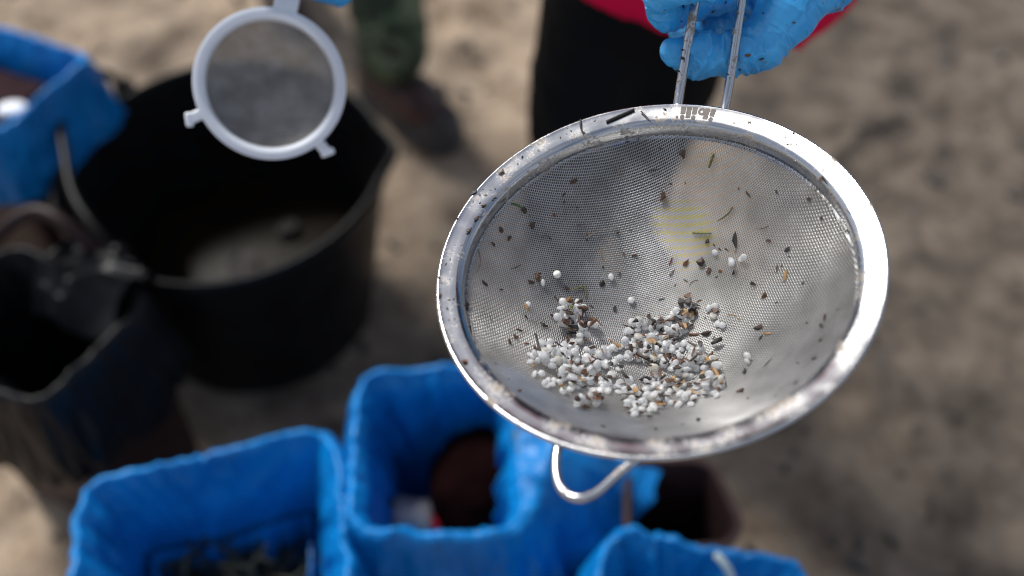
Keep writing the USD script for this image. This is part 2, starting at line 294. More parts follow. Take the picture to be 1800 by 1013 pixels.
for _ in range(46):          # trodden dents
    cx, cy, a = foot_rng.uniform(-1.2, 1.5), foot_rng.uniform(0.45, 2.3), foot_rng.uniform(0, 3.14)
    u = (X - cx) * math.cos(a) + (Y - cy) * math.sin(a); w = -(X - cx) * math.sin(a) + (Y - cy) * math.cos(a)
    q = np.sqrt((u / 0.12) ** 2 + (w / 0.05) ** 2); d = foot_rng.uniform(0.008, 0.02)
    Z += -d / (1 + np.exp((q - 1) * 7)) + d * 0.45 * np.exp(-((q - 1.25) / 0.25) ** 2)
nx, ny = len(gx), len(gy); i, j = np.meshgrid(np.arange(nx - 1), np.arange(ny - 1), indexing='ij')
gf = quads(np.stack([i * ny + j, (i + 1) * ny + j, (i + 1) * ny + j + 1, i * ny + j + 1], -1))
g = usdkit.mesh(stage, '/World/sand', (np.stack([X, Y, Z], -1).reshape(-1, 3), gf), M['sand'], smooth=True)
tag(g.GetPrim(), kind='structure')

pr_ = np.random.default_rng(31); peb = []
for k in range(900):
    x, y = pr_.uniform(-1.2, 1.5), pr_.uniform(0.4, 2.3); i0, j0 = int(np.argmin(np.abs(gx - x))), int(np.argmin(np.abs(gy - y))); sz = pr_.uniform(0.003, 0.010) * (1.8 if pr_.random() < 0.1 else 1)
    q = pr_.normal(size=(12, 3)); q /= np.linalg.norm(q, axis=1, keepdims=True); hh = trimesh.convex.convex_hull(q * [sz, sz * pr_.uniform(.6, 1), sz * .55])
    a = pr_.uniform(0, 6.3); vv = np.array(hh.vertices); vv = np.column_stack([vv[:, 0] * math.cos(a) - vv[:, 1] * math.sin(a), vv[:, 0] * math.sin(a) + vv[:, 1] * math.cos(a), vv[:, 2]])
    peb.append((vv + [x, y, Z[i0, j0] + sz * 0.25], np.array(hh.faces)))
M['stones'] = mat('small_stones', {'g': ('geometry', {}), 'r': ('rgb_ramp', {'ramp': [(0.0, (0.05, 0.045, 0.04)), (0.6, (0.22, 0.18, 0.14)), (0.9, (0.45, 0.4, 0.34)), (1.0, (0.65, 0.62, 0.56))]}), 'p': ('principled_bsdf', {'roughness': 0.6})}, [('g.random_per_island', 'r.fac'), ('r.color', 'p.base_color')])
obj('small_stones', join(*peb), M['stones'], None, False, 'small stones and shell bits scattered over the sand', 'stones', kind='stuff')
# ------------------------------------------------------------------ bins, their bags, the tub
def outline(corners, rho, d, m=160):
    """points of the rounded quad, offset outward by d, at even steps round it"""
    d0 = max(d, -0.02); poly = Polygon([c[:2] for c in corners]).buffer(-rho).buffer(rho + d0)
    c0 = np.mean([c[:2] for c in corners], 0); ang = np.arange(m) * 2 * np.pi / m
    ext = np.array(poly.exterior.coords)
    ex = []
    from shapely.geometry import LineString
    e = ext - c0; th = np.unwrap(np.arctan2(e[:, 1], e[:, 0]))
    if th[-1] < th[0]: th, e = th[::-1], e[::-1]
    dense_t = np.linspace(0, len(e) - 1, 4000); de = np.stack([np.interp(dense_t, np.arange(len(e)), e[:, k]) for k in (0, 1)], 1)
    dth = np.unwrap(np.arctan2(de[:, 1], de[:, 0])); rr = np.hypot(de[:, 0], de[:, 1])
    a = (ang - dth[0]) % (2 * np.pi) + dth[0]
    r = np.interp(a, dth, rr); r = np.maximum(r + (d - d0), r * 0.4)
    return c0 + r[:, None] * np.stack([np.cos(ang), np.sin(ang)], 1), ang
def bin_body(corners, z, parent, rho=0.025, mtl='brown_plastic'):
    rings = []
    for d, h in ((-0.014, 0.0), (-0.012, 0.003), (-0.003, z - 0.03), (0.003, z - 0.028), (0.004, z - 0.018), (-0.003, z - 0.018), (-0.007, z - 0.03), (-0.017, 0.012)):
        p, _ = outline(corners, rho, d); rings.append(np.column_stack([p, np.full(len(p), h)]))
    return obj('body', loft(rings, cap0=True, cap1=True), M[mtl], parent, smooth=40)
def bag_liner(name, corners, z, mtl, label, taper=1.0, floor=0.1, drop=0.14, seed=1, flare=None, wr=0.008, rimw=0.009, rho=0.03):
    m = 300; rows = []
    prof = [(-0.085, floor, .6), (-0.068, floor + 0.006, 1.4), (-0.058, floor + 0.03, 1.9), (-0.051, floor + 0.08, 2.1), (-0.045, z - 0.13, 2.1), (-0.039, z - 0.09, 1.9), (-0.032, z - 0.06, 1.5), (-0.023, z - 0.035, 1.0), (-0.014, z - 0.018, .6), (-0.007, z - 0.007, .35), (-0.0035, z - 0.0012, .3), (0.0, z, .3), (0.0035, z - 0.003, .3), (0.0065, z - 0.011, .4)]
    for q in (0.15, 0.3, 0.5, 0.7, 0.85, 1.0): prof.append((0.0075 + 0.016 * q, z - 0.012 - drop * q, .5 + q))
    cen = np.mean([c[:2] for c in corners], 0)
    for k, (d, h, amp) in enumerate(prof):
        if d < -0.014: d = -0.014 + (d + 0.014) * taper
        p, ang = outline(corners, rho, d, m)
        nv = p - cen; nv /= np.linalg.norm(nv, axis=1, keepdims=True)
        c = np.stack([np.cos(ang) * 2.6, np.sin(ang) * 2.6, np.full(m, h * 6.0)], 1)
        folds = 1 - np.abs(2 * meshkit.fbm(c * np.array([2.6, 2.6, 1.1]) + seed * 7.3, 3, seed) - 1)
        crease = (1 - np.abs(2 * meshkit.noise(c * np.array([3.4, 3.4, 1.7]) + seed * 5.1, seed + 60) - 1)) ** 5
        w = wr * amp * (0.6 * crease + (folds - 0.6) * 1.6 + 1.2 * (meshkit.fbm(c * np.array([1, 1, 1.6]) + seed * 3.1, 3, seed + 40) - 0.5))
        if k < 10: w = np.minimum(w, 0.008)
        p = p + nv * w[:, None]
        dz = rimw * 2.4 * (meshkit.fbm(np.stack([np.cos(ang) * 3.2, np.sin(ang) * 3.2, np.full(m, seed * 1.7)], 1), 3, seed + 9) - 0.5) * min(1, h / z)
        hz = np.full(m, h) + dz
        if flare is not None and k >= 12:
            q = (k - 11) / (len(prof) - 12); out, hold = flare(ang, q)
            p = p + nv * out[:, None]; hz = hz + hold
        if k >= len(prof) - 1: hz = hz + 0.05 * (meshkit.fbm(np.stack([np.cos(ang) * 2, np.sin(ang) * 2, np.full(m, seed + .5)], 1), 3, seed + 5) - 0.5)
        rows.append(np.column_stack([p, hz]))
    # denser rows so that the folds stay smooth
    R = np.array(rows); t = np.arange(len(R)); tt = np.linspace(0, len(R) - 1, 3 * len(R))
    R = CubicSpline(t, R, axis=0)(tt)
    v, f = loft(list(R), cap0=True)
    return obj(name, (v, f), M[mtl], None, True, label, 'bin liner')

Z1 = 0.36
L = lambda px, py, z=Z1: at_z(px, py, z)
# left front bin
c1 = [L(150, 852), L(585, 745), L(604, 1010) + np.array([0.012, -0.05, 0]), L(146, 1013) + np.array([0.0, -0.10, 0])]
b = thing('waste_bin', 'brown plastic bin inside the blue bag at the lower left corner', 'bin'); bin_body(c1, Z1, b)
bag_liner('blue_liner', c1, Z1, 'blue_bag', 'blue plastic bag lining the bin at the lower left, dark weed at its bottom', floor=0.185, seed=2, wr=0.012)
# middle bin
c2 = [L(632, 652), L(900, 640), L(925, 935), L(612, 935)]
b = thing('waste_bin', 'brown plastic bin inside the blue bag below the steel sieve', 'bin'); bin_body(c2, Z1, b)
def flare2(ang, q):
    w = np.exp(-((np.angle(np.exp(1j * (ang - 0.1)))) / 0.62) ** 2)
    return 0.12 * q * w, 0.095 * q * w
bag_liner('blue_liner', c2, Z1, 'blue_bag', 'blue plastic bag with a wide flap, lining the bin below the steel sieve', floor=0.1, seed=5, flare=flare2, wr=0.007, taper=0.5)
# right front bin
c3 = [L(1075, 925), L(1430, 1000), L(1430, 1000) + np.array([-0.06, -0.2, 0]), L(1075, 925) + np.array([-0.06, -0.2, 0])]
b = thing('waste_bin', 'brown plastic bin inside the blue bag at the bottom edge right of the middle', 'bin'); bin_body(c3, Z1, b)
bag_liner('blue_liner', c3, Z1, 'blue_bag', 'blue plastic bag with a pale cord over its rim, at the bottom edge', floor=0.1, seed=8, rimw=0.014, wr=0.011)
obj('cord', tube([L(1258, 975, 0.375), L(1268, 985, 0.375), L(1280, 1002, 0.37), L(1285, 1030, 0.35)], 0.0035, 8, 16), M['cord'], None, True, 'short pale cord lying over the rim of the blue bag at the bottom edge', 'cord')
# bare brown bin behind it
c6 = [L(1252, 792, 0.33), L(1326, 940, 0.33), L(1105, 950, 0.33), L(1105, 792, 0.33)]
b = thing('waste_bin', 'bare dark brown bin half hidden under the near rim of the steel sieve', 'bin'); bin_body(c6, 0.33, b)
# upper left bin
ZU = 0.38
A = L(165, 95, ZU); B2 = A + np.array([-0.24, 0.10, 0]); Cc = A + np.array([-0.085, -0.165, 0])
c4 = [A, B2, B2 + (Cc - A), Cc]
b = thing('waste_bin', 'brown plastic bin inside the blue bag at the upper left edge', 'bin'); bin_body(c4, ZU, b)
bag_liner('blue_liner', c4, ZU, 'blue_bag', 'blue plastic bag lining the bin at the upper left beside the black tub', floor=0.16, drop=0.09, seed=11, wr=0.005, flare=lambda a, q: (0.004 * q * np.exp(-((np.angle(np.exp(1j * (a - 0.75)))) / 0.35) ** 2), 0 * a))
# black-lined bin
ZB = 0.33
R_, F_ = L(262, 512, ZB), L(70, 712, ZB); w_ = np.array([-0.92, 0.39, 0]) * 0.2
c5 = [R_, R_ + w_, F_ + w_, F_]
b = thing('waste_bin', 'reddish brown bin with an arched handle, lined with black plastic, at the left edge', 'bin'); bin_body(c5, ZB, b)
hp = [R_ + w_ * 0.32 + [0, 0, -0.03], at_z(165, 440, ZB + 0.01), at_z(120, 400, ZB + 0.045), at_z(62, 372, ZB + 0.055), at_z(10, 400, ZB + 0.045), at_z(-30, 460, ZB), at_z(-40, 500, ZB - .03)]
obj('handle', tube(hp, 0.0085, 10, 50), M['brown_plastic'], b)
bag_liner('black_liner', c5, ZB, 'black_bag', 'crumpled black plastic bag lining the bin at the left edge', floor=0.08, drop=0.12, seed=14, wr=0.007, rimw=0.008)

# loose crumpled end of the black bag over the back rim
nu = 60; uu, vv_ = np.meshgrid(np.linspace(0, 1, nu), np.linspace(0, 1, nu), indexing='ij')
q0, q1 = R_ + w_ * 0.02, R_ + w_ * 0.62; inward = (F_ - R_) / np.linalg.norm(F_ - R_)
base = q0 + np.multiply.outer(uu, q1 - q0) + np.multiply.outer(vv_ * 0.105 - 0.04, inward)
hgt = 0.004 + 0.022 * np.sin(np.pi * np.clip(vv_, 0, 1)) * (0.5 + meshkit.noise(np.stack([uu * 4, vv_ * 2, 0 * uu], -1), 71))
kk = np.stack([uu * 3.6, vv_ * 2.6, 0 * uu + 3], -1); cr_ = (1 - np.abs(2 * meshkit.noise(kk, 72) - 1)) ** 2
base[..., 2] += hgt + 0.024 * (cr_ - 0.5) - 0.09 * np.clip(vv_ - 0.7, 0, 1) - 0.12 * np.clip(0.2 - vv_, 0, 1)
base += 0.02 * np.stack([meshkit.noise(kk + 9, 73) - .5, meshkit.noise(kk + 19, 74) - .5, 0 * uu], -1)
top_ = base.reshape(-1, 3); ii_, jj_ = np.meshgrid(np.arange(nu - 1), np.arange(nu - 1), indexing='ij')
fq = quads(np.stack([ii_ * nu + jj_, (ii_ + 1) * nu + jj_, (ii_ + 1) * nu + jj_ + 1, ii_ * nu + jj_ + 1], -1)); 
obj('bag_end', (np.vstack([top_, top_ - [0, 0, 0.0012]]), np.vstack([fq, fq[:, ::-1] + nu * nu])), M['black_bag'], None, True, 'crumpled glossy loose end of a black plastic bag beside the arched brown handle', 'plastic bag')

# the tub
TC = np.array([-0.385, 0.975, 0.0]); TR, TZ = 0.212, 0.30
tub = thing('tub', 'large round black plastic tub with pouring lip, half full of muddy water', 'tub', TC)
def tub_rings(prof, m=160):
    a = np.arange(m) * 2 * np.pi / m; out = []
    for r, z in prof:
        top = np.clip((z - 0.2) / 0.1, 0, 1)
        k = 1 + 0.075 * top * np.exp(-((np.angle(np.exp(1j * (a - 0.12)))) / 0.16) ** 2) + 0.012 * top * np.cos(2 * a)
        out.append(np.stack([TC[0] + r * k * np.cos(a), TC[1] + r * k * np.sin(a), z + 0.004 * top * np.cos(3 * a + 1)], 1))
    return out
obj('shell', loft(tub_rings([(0.165, 0.0), (0.168, 0.003), (0.178, 0.06), (0.2, 0.22), (0.208, 0.275)] + [(0.2135 , 0.28), (0.2165, 0.288), (0.2165, 0.295), (0.213, 0.2995), (0.209, 0.2995), (0.206, 0.295), (0.202, 0.27)] + [(0.195, 0.22), (0.173, 0.06), (0.163, 0.012)]), cap0=True, cap1=True), M['black_plastic'], tub, smooth=50)
bail = [L(212, 150, 0.30), L(178, 128, 0.33), L(140, 140, 0.345), L(108, 195, 0.34), L(112, 262, 0.335), L(130, 345, 0.325), L(165, 400, 0.315), L(200, 445, 0.295)]
obj('bail_handle', tube(bail, 0.0062, 10, 60), M['black_plastic'], tub)
for q in (bail[0], bail[-1]):
    obj('handle_lug', trimesh.creation.icosphere(2, 0.016).apply_scale([1, 1, 1.3]).apply_translation(q + [0.004, 0, -0.01]), M['black_plastic'], tub)
wr_ = tub_rings([(0.02, 0.1), (0.08, 0.1), (0.14, 0.1), (0.1795, 0.1)])
obj('water', loft(wr_, cap0=True), M['water'], None, True, 'brown muddy water standing in the round black tub', 'water', kind='structure')
def scrap(px, py, w, l, ang, seed, label):  # small pale raised patch on the tub water
    c = L(px, py, 0.103); u = np.linspace(-1, 1, 14); U, V = np.meshgrid(u, u, indexing='ij')
    r = 1 - 0.35 * meshkit.fbm(np.stack([U * 1.2 + seed, V * 1.2, 0 * U], -1), 3, seed)
    x, y = U * np.sqrt(1 - V ** 2 / 2) * w * r, V * np.sqrt(1 - U ** 2 / 2) * l * r; z = 0.012 * meshkit.fbm(np.stack([U * 1.7, V * 1.7 + seed, 0 * U], -1), 3, seed + 3) + 0.004
    top = np.stack([c[0] + x * math.cos(ang) - y * math.sin(ang), c[1] + x * math.sin(ang) + y * math.cos(ang), c[2] + z], -1)
    k = np.arange(14); ii, jj = np.meshgrid(k[:-1], k[:-1], indexing='ij'); q = np.stack([ii * 14 + jj, (ii + 1) * 14 + jj, (ii + 1) * 14 + jj + 1, ii * 14 + jj + 1], -1)
    f = quads(q); v = np.vstack([top.reshape(-1, 3), top.reshape(-1, 3) - [0, 0, 0.0025]])
    obj('floating_scrap', (v, np.vstack([f, f[:, ::-1] + 196])), M['patch_tone'], None, True, label, 'plastic scrap')
scrap(428, 470, 0.026, 0.034, 0.3, 3, 'larger pale patch on the muddy water near the tub front')
scrap(506, 406, 0.02, 0.016, 0.8, 6, 'smaller pale patch on the muddy water in the tub')

# contents of the bins
def lump(fn, lo, hi, h, name, m, label, cat, parent=None): return obj(name, relax(*surface_net(fn, lo, hi, h)), m, parent, True, label, cat)
cl = L(852, 858, 0.235)
def lump_sdf(p):
    q = p - cl; d = np.sqrt((q[..., 0] / 0.060) ** 2 + (q[..., 1] / 0.068) ** 2 + (q[..., 2] / 0.062) ** 2) - 1
    return d * 0.055 + 0.014 * (meshkit.fbm(p * 22, 3, 4) - 0.5)
lump(lump_sdf, cl - 0.09, cl + 0.09, 0.005, 'brown_lump', M['dark_lump'], 'dark brown rounded lump lying in the blue bag below the sieve', 'waste')
can = thing('crushed_can', 'crushed red and white drinks can at the front of the blue bag below the sieve', 'can', L(765, 912, 0.21))
def can_part(x0, x1):
    g_ = np.arange(24) * 2 * np.pi / 24; rings = []
    for x in np.linspace(x0, x1, 8):
        r = 0.024 * (1 - 0.28 * np.exp(-((x - 0.004) / 0.014) ** 2) + 0.05 * np.sin(3 * g_ + x * 160))
        o = L(765, 912, 0.22)
        rings.append(np.stack([o[0] + x + 0 * g_, o[1] + r * np.cos(g_), o[2] + r * 0.8 * np.sin(g_)], 1))
    return loft(rings, cap0=True, cap1=True)
obj('white_end', can_part(-0.045, -0.002), M['can_white'], can); obj('red_side', can_part(-0.0015, 0.042), M['can_red'], can)
# dark weed in the left bin
W = []; cw = np.mean([np.asarray(c) for c in c1], 0)
for k in range(260):
    p0 = np.array([cw[0] + RNG.uniform(-0.07, 0.085), cw[1] + RNG.uniform(-0.07, 0.05), 0.205 + RNG.uniform(0, 0.05)]); d = RNG.normal(size=3) * [1, 1, 0.35]; d /= np.linalg.norm(d)
    W.append(tube(np.array([p0, p0 + d * 0.02 + RNG.normal(size=3) * 0.006, p0 + d * 0.05 + RNG.normal(size=3) * 0.01]), [0.002, 0.0025, 0.001], 5, 6))
obj('wet_weed', join(*W), M['weed'], None, True, 'dark wet weed lying at the bottom of the lower left blue bag', 'weed', kind='stuff')
cb = np.mean([np.asarray(c) for c in c4], 0); cb[2] = 0.30
def sack_sdf(p):
    q = p - cb; a = math.atan2(0.10, -0.24); u = q[..., 0] * math.cos(a) + q[..., 1] * math.sin(a); w = -q[..., 0] * math.sin(a) + q[..., 1] * math.cos(a)
    d = np.maximum(np.maximum(np.abs(u) - 0.078, np.abs(w) - 0.052), np.abs(q[..., 2]) - 0.045)
    return d + 0.004 * (meshkit.fbm(p * 18, 2, 8) - 0.5) + 0.002 * np.sin(u * 420)
lump(sack_sdf, cb - 0.14, cb + 0.14, 0.007, 'brown_carton', M['carton'], 'dark brown ribbed carton standing in the upper left blue bag', 'carton')
pw = L(22, 190, 0.375)
obj('white_scrap', relax(*surface_net(lambda p: np.sqrt((((p - pw) / [0.022, 0.014, 0.006]) ** 2).sum(-1)) * 0.01 - 0.01 + 0.006 * (meshkit.fbm(p * 40, 3, 2) - 0.5), pw - 0.05, pw + 0.05, 0.004)), M['white_plastic'], None, True, 'white plastic scrap on the front rim of the upper left blue bag', 'plastic scrap')
yb = at_z(1192, 418, 0.05)
def yb_sdf(p):
    q = p - yb; d = np.sqrt((q[..., 0] / 0.054) ** 2 + (q[..., 1] / 0.045) ** 2 + (q[..., 2] / 0.066) ** 2) - 1
    return d * 0.05 + 0.02 * (meshkit.fbm(p * 20, 3, 6) - 0.5)
lump(yb_sdf, yb - 0.1, yb + 0.1, 0.006, 'yellow_bag', M['yellow_bag'], 'crumpled yellow bag on the sand, seen through the steel sieve mesh', 'bag')

# ------------------------------------------------------------------ the steel sieve
SC = np.array([0.06606731, 0.31159696, 0.85013364]); SN = np.array([-0.18654615, -0.04360322, 0.98147812]); SN /= np.linalg.norm(SN)
SU = np.cross([0, 1.0, 0], SN); SU /= np.linalg.norm(SU); SV = np.cross(SN, SU)         # local x right, y away, z up
RIM, LIP, BOWL_A, BOWL_D, BP = 0.105, 0.0928, 0.0923, 0.057, 2.15
def loc2w(p): p = np.asarray(p, float); return SC + p[..., :1] * SU + p[..., 1:2] * SV + p[..., 2:3] * SN
def w2loc(p): q = np.asarray(p, float) - SC; return np.stack([q @ SU, q @ SV, q @ SN], -1)
LIPZ = -0.0095
def surf(r):
    bowl = LIPZ - BOWL_D * (1 - np.clip(r / BOWL_A, 0, 1) ** BP)
    fl = -0.0021 * np.clip((RIM - 0.0015 - r) / 0.0107, 0, 1) + 0.0001
    return np.where(r < BOWL_A, bowl, fl)
def hit(px, py, lift=0.0):
    """where the sight line meets the sieve: (point, normal) in world space"""
    d = ray(px, py); t = np.linspace(0.36, 0.62, 1600); q = w2loc(EYE + t[:, None] * d); r = np.hypot(q[:, 0], q[:, 1])
    below = (q[:, 2] < surf(r)) & (r < RIM + 0.001)
    if not below.any(): return None
    k = int(np.argmax(below)); p = q[k]; r0 = max(np.hypot(p[0], p[1]), 1e-6)
    s = (surf(np.array(r0 + 1e-4)) - surf(np.array(r0 - 1e-4))) / 2e-4 if r0 < BOWL_A - 2e-4 or r0 > LIP else 0.0
    n = np.array([-s * p[0] / r0, -s * p[1] / r0, 1.0]); n /= np.linalg.norm(n)
    p[2] = float(surf(np.array(r0)))
    nw = n[0] * SU + n[1] * SV + n[2] * SN
    return loc2w(p) + nw * lift, nw
sieve = thing('steel_sieve', 'round fine mesh stainless steel sieve held out over the bins with white pellets in it', 'sieve', SC)
ga = np.arange(360) * 2 * np.pi / 360
def lathe(prof, jit=0.0): return [loc2w(np.stack([r * np.cos(ga), r * np.sin(ga), np.full(360, z)], 1)) for r, z in prof]
curl = [(RIM - 0.0013 + 0.0013 * math.cos(t), -0.0009 + 0.0013 * math.sin(t)) for t in np.linspace(-2.6, 1.75, 12)]
flange = [(0.1033, 0.00020), (0.1015, -0.0003), (0.0985, -0.0009), (0.0955, -0.0015), (0.0943, -0.0020), (0.0934, -0.0028), (0.0925, -0.0036), (0.0922, -0.0048), (0.0922, -0.0085), (0.0925, -0.0112), (0.0914, -0.0117)]
under = [(0.0916, -0.0126), (0.0934, -0.0122), (0.0936, -0.005), (0.0945, -0.003), (0.0985, -0.0019), (0.1025, -0.0015)]
pr = curl + flange + under; rr = lathe(pr); obj('rim', loft(rr + [rr[0]]), M['steel'], sieve, smooth=50)
# woven wires, each bent over and under at every crossing
PITCH_W, WR = 0.00100, 0.000225; rot = math.radians(9); wires = []
lim = BOWL_A - 0.0002
nk = int(lim / PITCH_W)
for direction in (0, 1):
    for k in range(-nk, nk + 1):
        c = k * PITCH_W; half = math.sqrt(max(lim ** 2 - c * c, 0)); nj = int(half / PITCH_W)
        if nj < 2: continue
        jj = np.arange(-nj, nj + 1); s = jj * PITCH_W; r = np.hypot(c, s)
        ds = -BOWL_D * -BP * np.clip(r / BOWL_A, 1e-6, 1) ** (BP - 1) / BOWL_A
        a, b_ = (np.full_like(s, c), s) if direction == 0 else (s, np.full_like(s, c))
        nrm = np.stack([-ds * a / np.maximum(r, 1e-6), -ds * b_ / np.maximum(r, 1e-6), np.ones_like(s)], 1); nrm /= np.linalg.norm(nrm, axis=1, keepdims=True)
        sign = np.where((jj + k) % 2 == 0, 1.0, -1.0) * (1 if direction == 0 else -1)
        p = np.stack([a, b_, surf(np.minimum(r, BOWL_A - 1e-5))], 1) + nrm * (sign * WR * 0.95)[:, None]
        t = np.gradient(p, axis=0); t /= np.linalg.norm(t, axis=1, keepdims=True); e1 = np.cross(t, nrm); e1 /= np.linalg.norm(e1, axis=1, keepdims=True); e2 = np.cross(e1, t)
        g4 = np.arange(4) * np.pi / 2 + np.pi / 4
        ring = p[:, None] + WR * (np.cos(g4)[None, :, None] * e1[:, None] + np.sin(g4)[None, :, None] * e2[:, None])
        x, y = ring[..., 0].copy(), ring[..., 1].copy(); ring[..., 0] = x * math.cos(rot) - y * math.sin(rot); ring[..., 1] = x * math.sin(rot) + y * math.cos(rot)
        wires.append(loft(list(loc2w(ring))))
obj('wire_mesh', join(*wires), M['wire'], sieve, True, kind='stuff')
# handle: one bent rod, both ends welded under the rim
def on_plane(px, py, off=0.0):
    d = ray(px, py); t = ((SC + SN * off - EYE) @ SN) / (d @ SN); return EYE + d * t
h1, h2 = at_d(1190, 192, 0.531), at_d(1271, 200, 0.531)
top1, top2 = at_d(1226, -20, 0.532), at_d(1308, -30, 0.532)
e1, e2 = at_d(1262, -235, 0.536), at_d(1338, -240, 0.536)
inn1, inn2 = h1 + (SC - h1) * 0.07 - SN * 0.002, h2 + (SC - h2) * 0.07 - SN * 0.002
up_ = (e1 - h1) / np.linalg.norm(e1 - h1)
hpts = [inn1 - SN * .001, h1 - SN * 0.001, top1, e1, (e1 * .8 + e2 * .2) + up_ * 0.007, (e1 + e2) / 2 + up_ * 0.0095, (e2 * .8 + e1 * .2) + up_ * 0.007, e2, top2, h2 - SN * 0.001, inn2 - SN * .001]
def rod(pts, r, n, sides=14):
    p = np.asarray(pts); s = np.r_[0, np.cumsum(np.linalg.norm(np.diff(p, axis=0), axis=1))]
    from scipy.interpolate import PchipInterpolator
    return tube(PchipInterpolator(s, p)(np.linspace(0, s[-1], n)), r, sides)
obj('handle', rod(hpts, 0.00255, 150, 18), M['steel'], sieve)
hk = [on_plane(x, y, o) for x, y, o in ((990, 755, -0.003), (980, 790, -0.0035), (977, 822, -0.003), (982, 850, -0.002), (995, 868, -0.001), (1018, 876, -0.0005), (1045, 868, -0.001), (1072, 846, -0.002), (1100, 822, -0.003), (1135, 795, -0.0035))]
obj('rest_hook', tube(hk, 0.0020, 12, 60), M['steel'], sieve)
# the stamped word on the far rim, read from the handle side
def word():
    s, g, x, sh = 1.0, 0.16, 0.0, []
    H_, xh, dot = 2.25, 1.5, 0.48
    for ch in 'ibili':
        if ch == 'i': sh += [sbox(x, 0, x + s, xh), Point(x + s / 2, xh + 0.12 + dot).buffer(dot)]; x += s + g
        elif ch == 'l': sh.append(sbox(x, 0, x + s, H_)); x += s + g
        else:
            bowl = Point(x + 1.55, 0.78).buffer(0.78).difference(Point(x + 1.55, 0.78).buffer(0.26)); sh += [sbox(x, 0, x + s, H_), bowl]; x += 2.33 + g
    sh.append(Point(x + 0.45, H_ - 0.1).buffer(0.27))
    return unary_union(sh), x
shp, wlen = word(); polys = getattr(shp, 'geoms', [shp])
lm = trimesh.util.concatenate([trimesh.creation.extrude_polygon(p.simplify(0.02), 0.1) for p in polys]); lm = trimesh.Trimesh(*trimesh.remesh.subdivide_to_size(lm.vertices, lm.faces, 0.5)) if True else lm
V = np.array(lm.vertices); sc_ = 0.0182 / wlen
mid_a = math.atan2(*w2loc(hit(1226, 197)[0])[[1, 0]])
rr_ = 0.0982 + 0.0028 - V[:, 1] * sc_ * 1.05 * 1.25 + 0.0012        # base of the letters towards the handle
rr_ = 0.1026 - V[:, 1] * sc_ * 1.18
aa = mid_a + (V[:, 0] - wlen / 2) * sc_ / 0.0985
V = np.stack([rr_ * np.cos(aa), rr_ * np.sin(aa), np.interp(rr_, [0.0943, 0.0955, 0.0985, 0.1015, 0.1033], [-0.0020, -0.0015, -0.0009, -0.0003, 0.0002]) + 0.00006 + V[:, 2] * 0.0008], 1)
obj('logo_lettering', (loc2w(V), lm.faces), M['print'], sieve, False)

# ------------------------------------------------------------------ pellets
ball = trimesh.creation.icosphere(2, 1.0)
def frame(n):
    a = np.cross(n, [0.3, 1, 0.2]); a /= np.linalg.norm(a); return np.stack([a, np.cross(n, a), n], 1)
placed = []
def settle(px, py, r, half, maxlift):
    h0 = hit(px, py)
    if h0 is None: return None
    p, n = h0; lift = half + WR * 1.5
    for q, rq, hq in placed:
        d = p - q; tang = np.linalg.norm(d - n * (d @ n))
        if tang < (r + rq) * 0.70:
            need = -(d @ n) + (half + hq) * 0.92
            lift = max(lift, need)
    if lift > maxlift: return None
    c = p + n * lift; placed.append((c, r, half)); return c, n
def pellet_mesh(c, n, r, half, rg):
    e = rg.choice([1.8, 2.1, 2.6, 4.5]); v = np.array(ball.vertices)
    xy = np.hypot(v[:, 0], v[:, 1]); k = (np.abs(xy) ** e + np.abs(v[:, 2]) ** e) ** (-1 / e)
    v = v * k[:, None] * [r, r * rg.uniform(0.68, 1.0), half]
    v *= 1 + 0.16 * (meshkit.noise(v * 620 + rg.uniform(0, 99), 3) - 0.5)[:, None]
    if rg.random() < 0.3: v[:, 2] -= 0.25 * half * (1 - (xy / 1.0) ** 2) * (v[:, 2] > 0)
    tilt = n + rg.normal(size=3) * 0.6; tilt /= np.linalg.norm(tilt); a = rg.uniform(0, 6.28)
    Rz = np.array([[math.cos(a), -math.sin(a), 0], [math.sin(a), math.cos(a), 0], [0, 0, 1]])
    return c + v @ Rz.T @ frame(tilt).T, ball.faces
rg = np.random.default_rng(21)
clusters = [  # blobs (px, py, sx, sy, share), count, label, group
    ([(955, 632, 24, 20, 2), (1010, 640, 34, 30, 3), (985, 660, 40, 26, 2), (1040, 670, 30, 18, 1), (1085, 688, 26, 10, .7), (1030, 712, 20, 9, .5), (1060, 650, 26, 30, 1)], 104, False),
    ([(1140, 585, 34, 20, 2), (1185, 575, 24, 18, 1.6), (1210, 545, 12, 18, .8), (1120, 615, 36, 20, 2), (1180, 625, 38, 22, 2.6), (1225, 650, 34, 24, 2.6), (1175, 670, 36, 22, 2.4), (1130, 715, 26, 18, 2.2), (1200, 700, 36, 16, 1.8), (1255, 675, 18, 20, 1.6)], 150, False),
    ([(1000, 548, 22, 14, 2), (985, 560, 14, 14, 1), (1025, 575, 20, 8, 1), (1010, 596, 14, 8, 1)], 26, True),
]
def heap_place(x, y):
    col = 'left end' if x < 985 else 'left middle' if x < 1085 else 'right middle' if x < 1185 else 'right end'
    row = 'upper' if y < 630 else 'middle' if y < 685 else 'lower'
    return f'{row} {col}'
def draw(blobs, spread=1.25):
    wts = np.array([b[4] for b in blobs]); b = blobs[rg.choice(len(blobs), p=wts / wts.sum())]; a, q = rg.uniform(0, 6.28), math.sqrt(rg.uniform(0, 1)) * spread
    return b[0] + b[2] * q * math.cos(a), b[1] + b[3] * q * math.sin(a)
under_layer = []                       # the pellets below the 300 that show largest
for blobs, count, clump in clusters:
    n_ = tries = 0
    while n_ < count * 0.5 and tries < 9000:
        tries += 1; x, y = draw(blobs, 1.1); r, half = rg.uniform(0.0016, 0.0021), rg.uniform(0.0010, 0.0014); s = settle(x, y, r, half, 0.0022)
        if s is None: continue
        under_layer.append(pellet_mesh(*s, r, half, rg)); n_ += 1
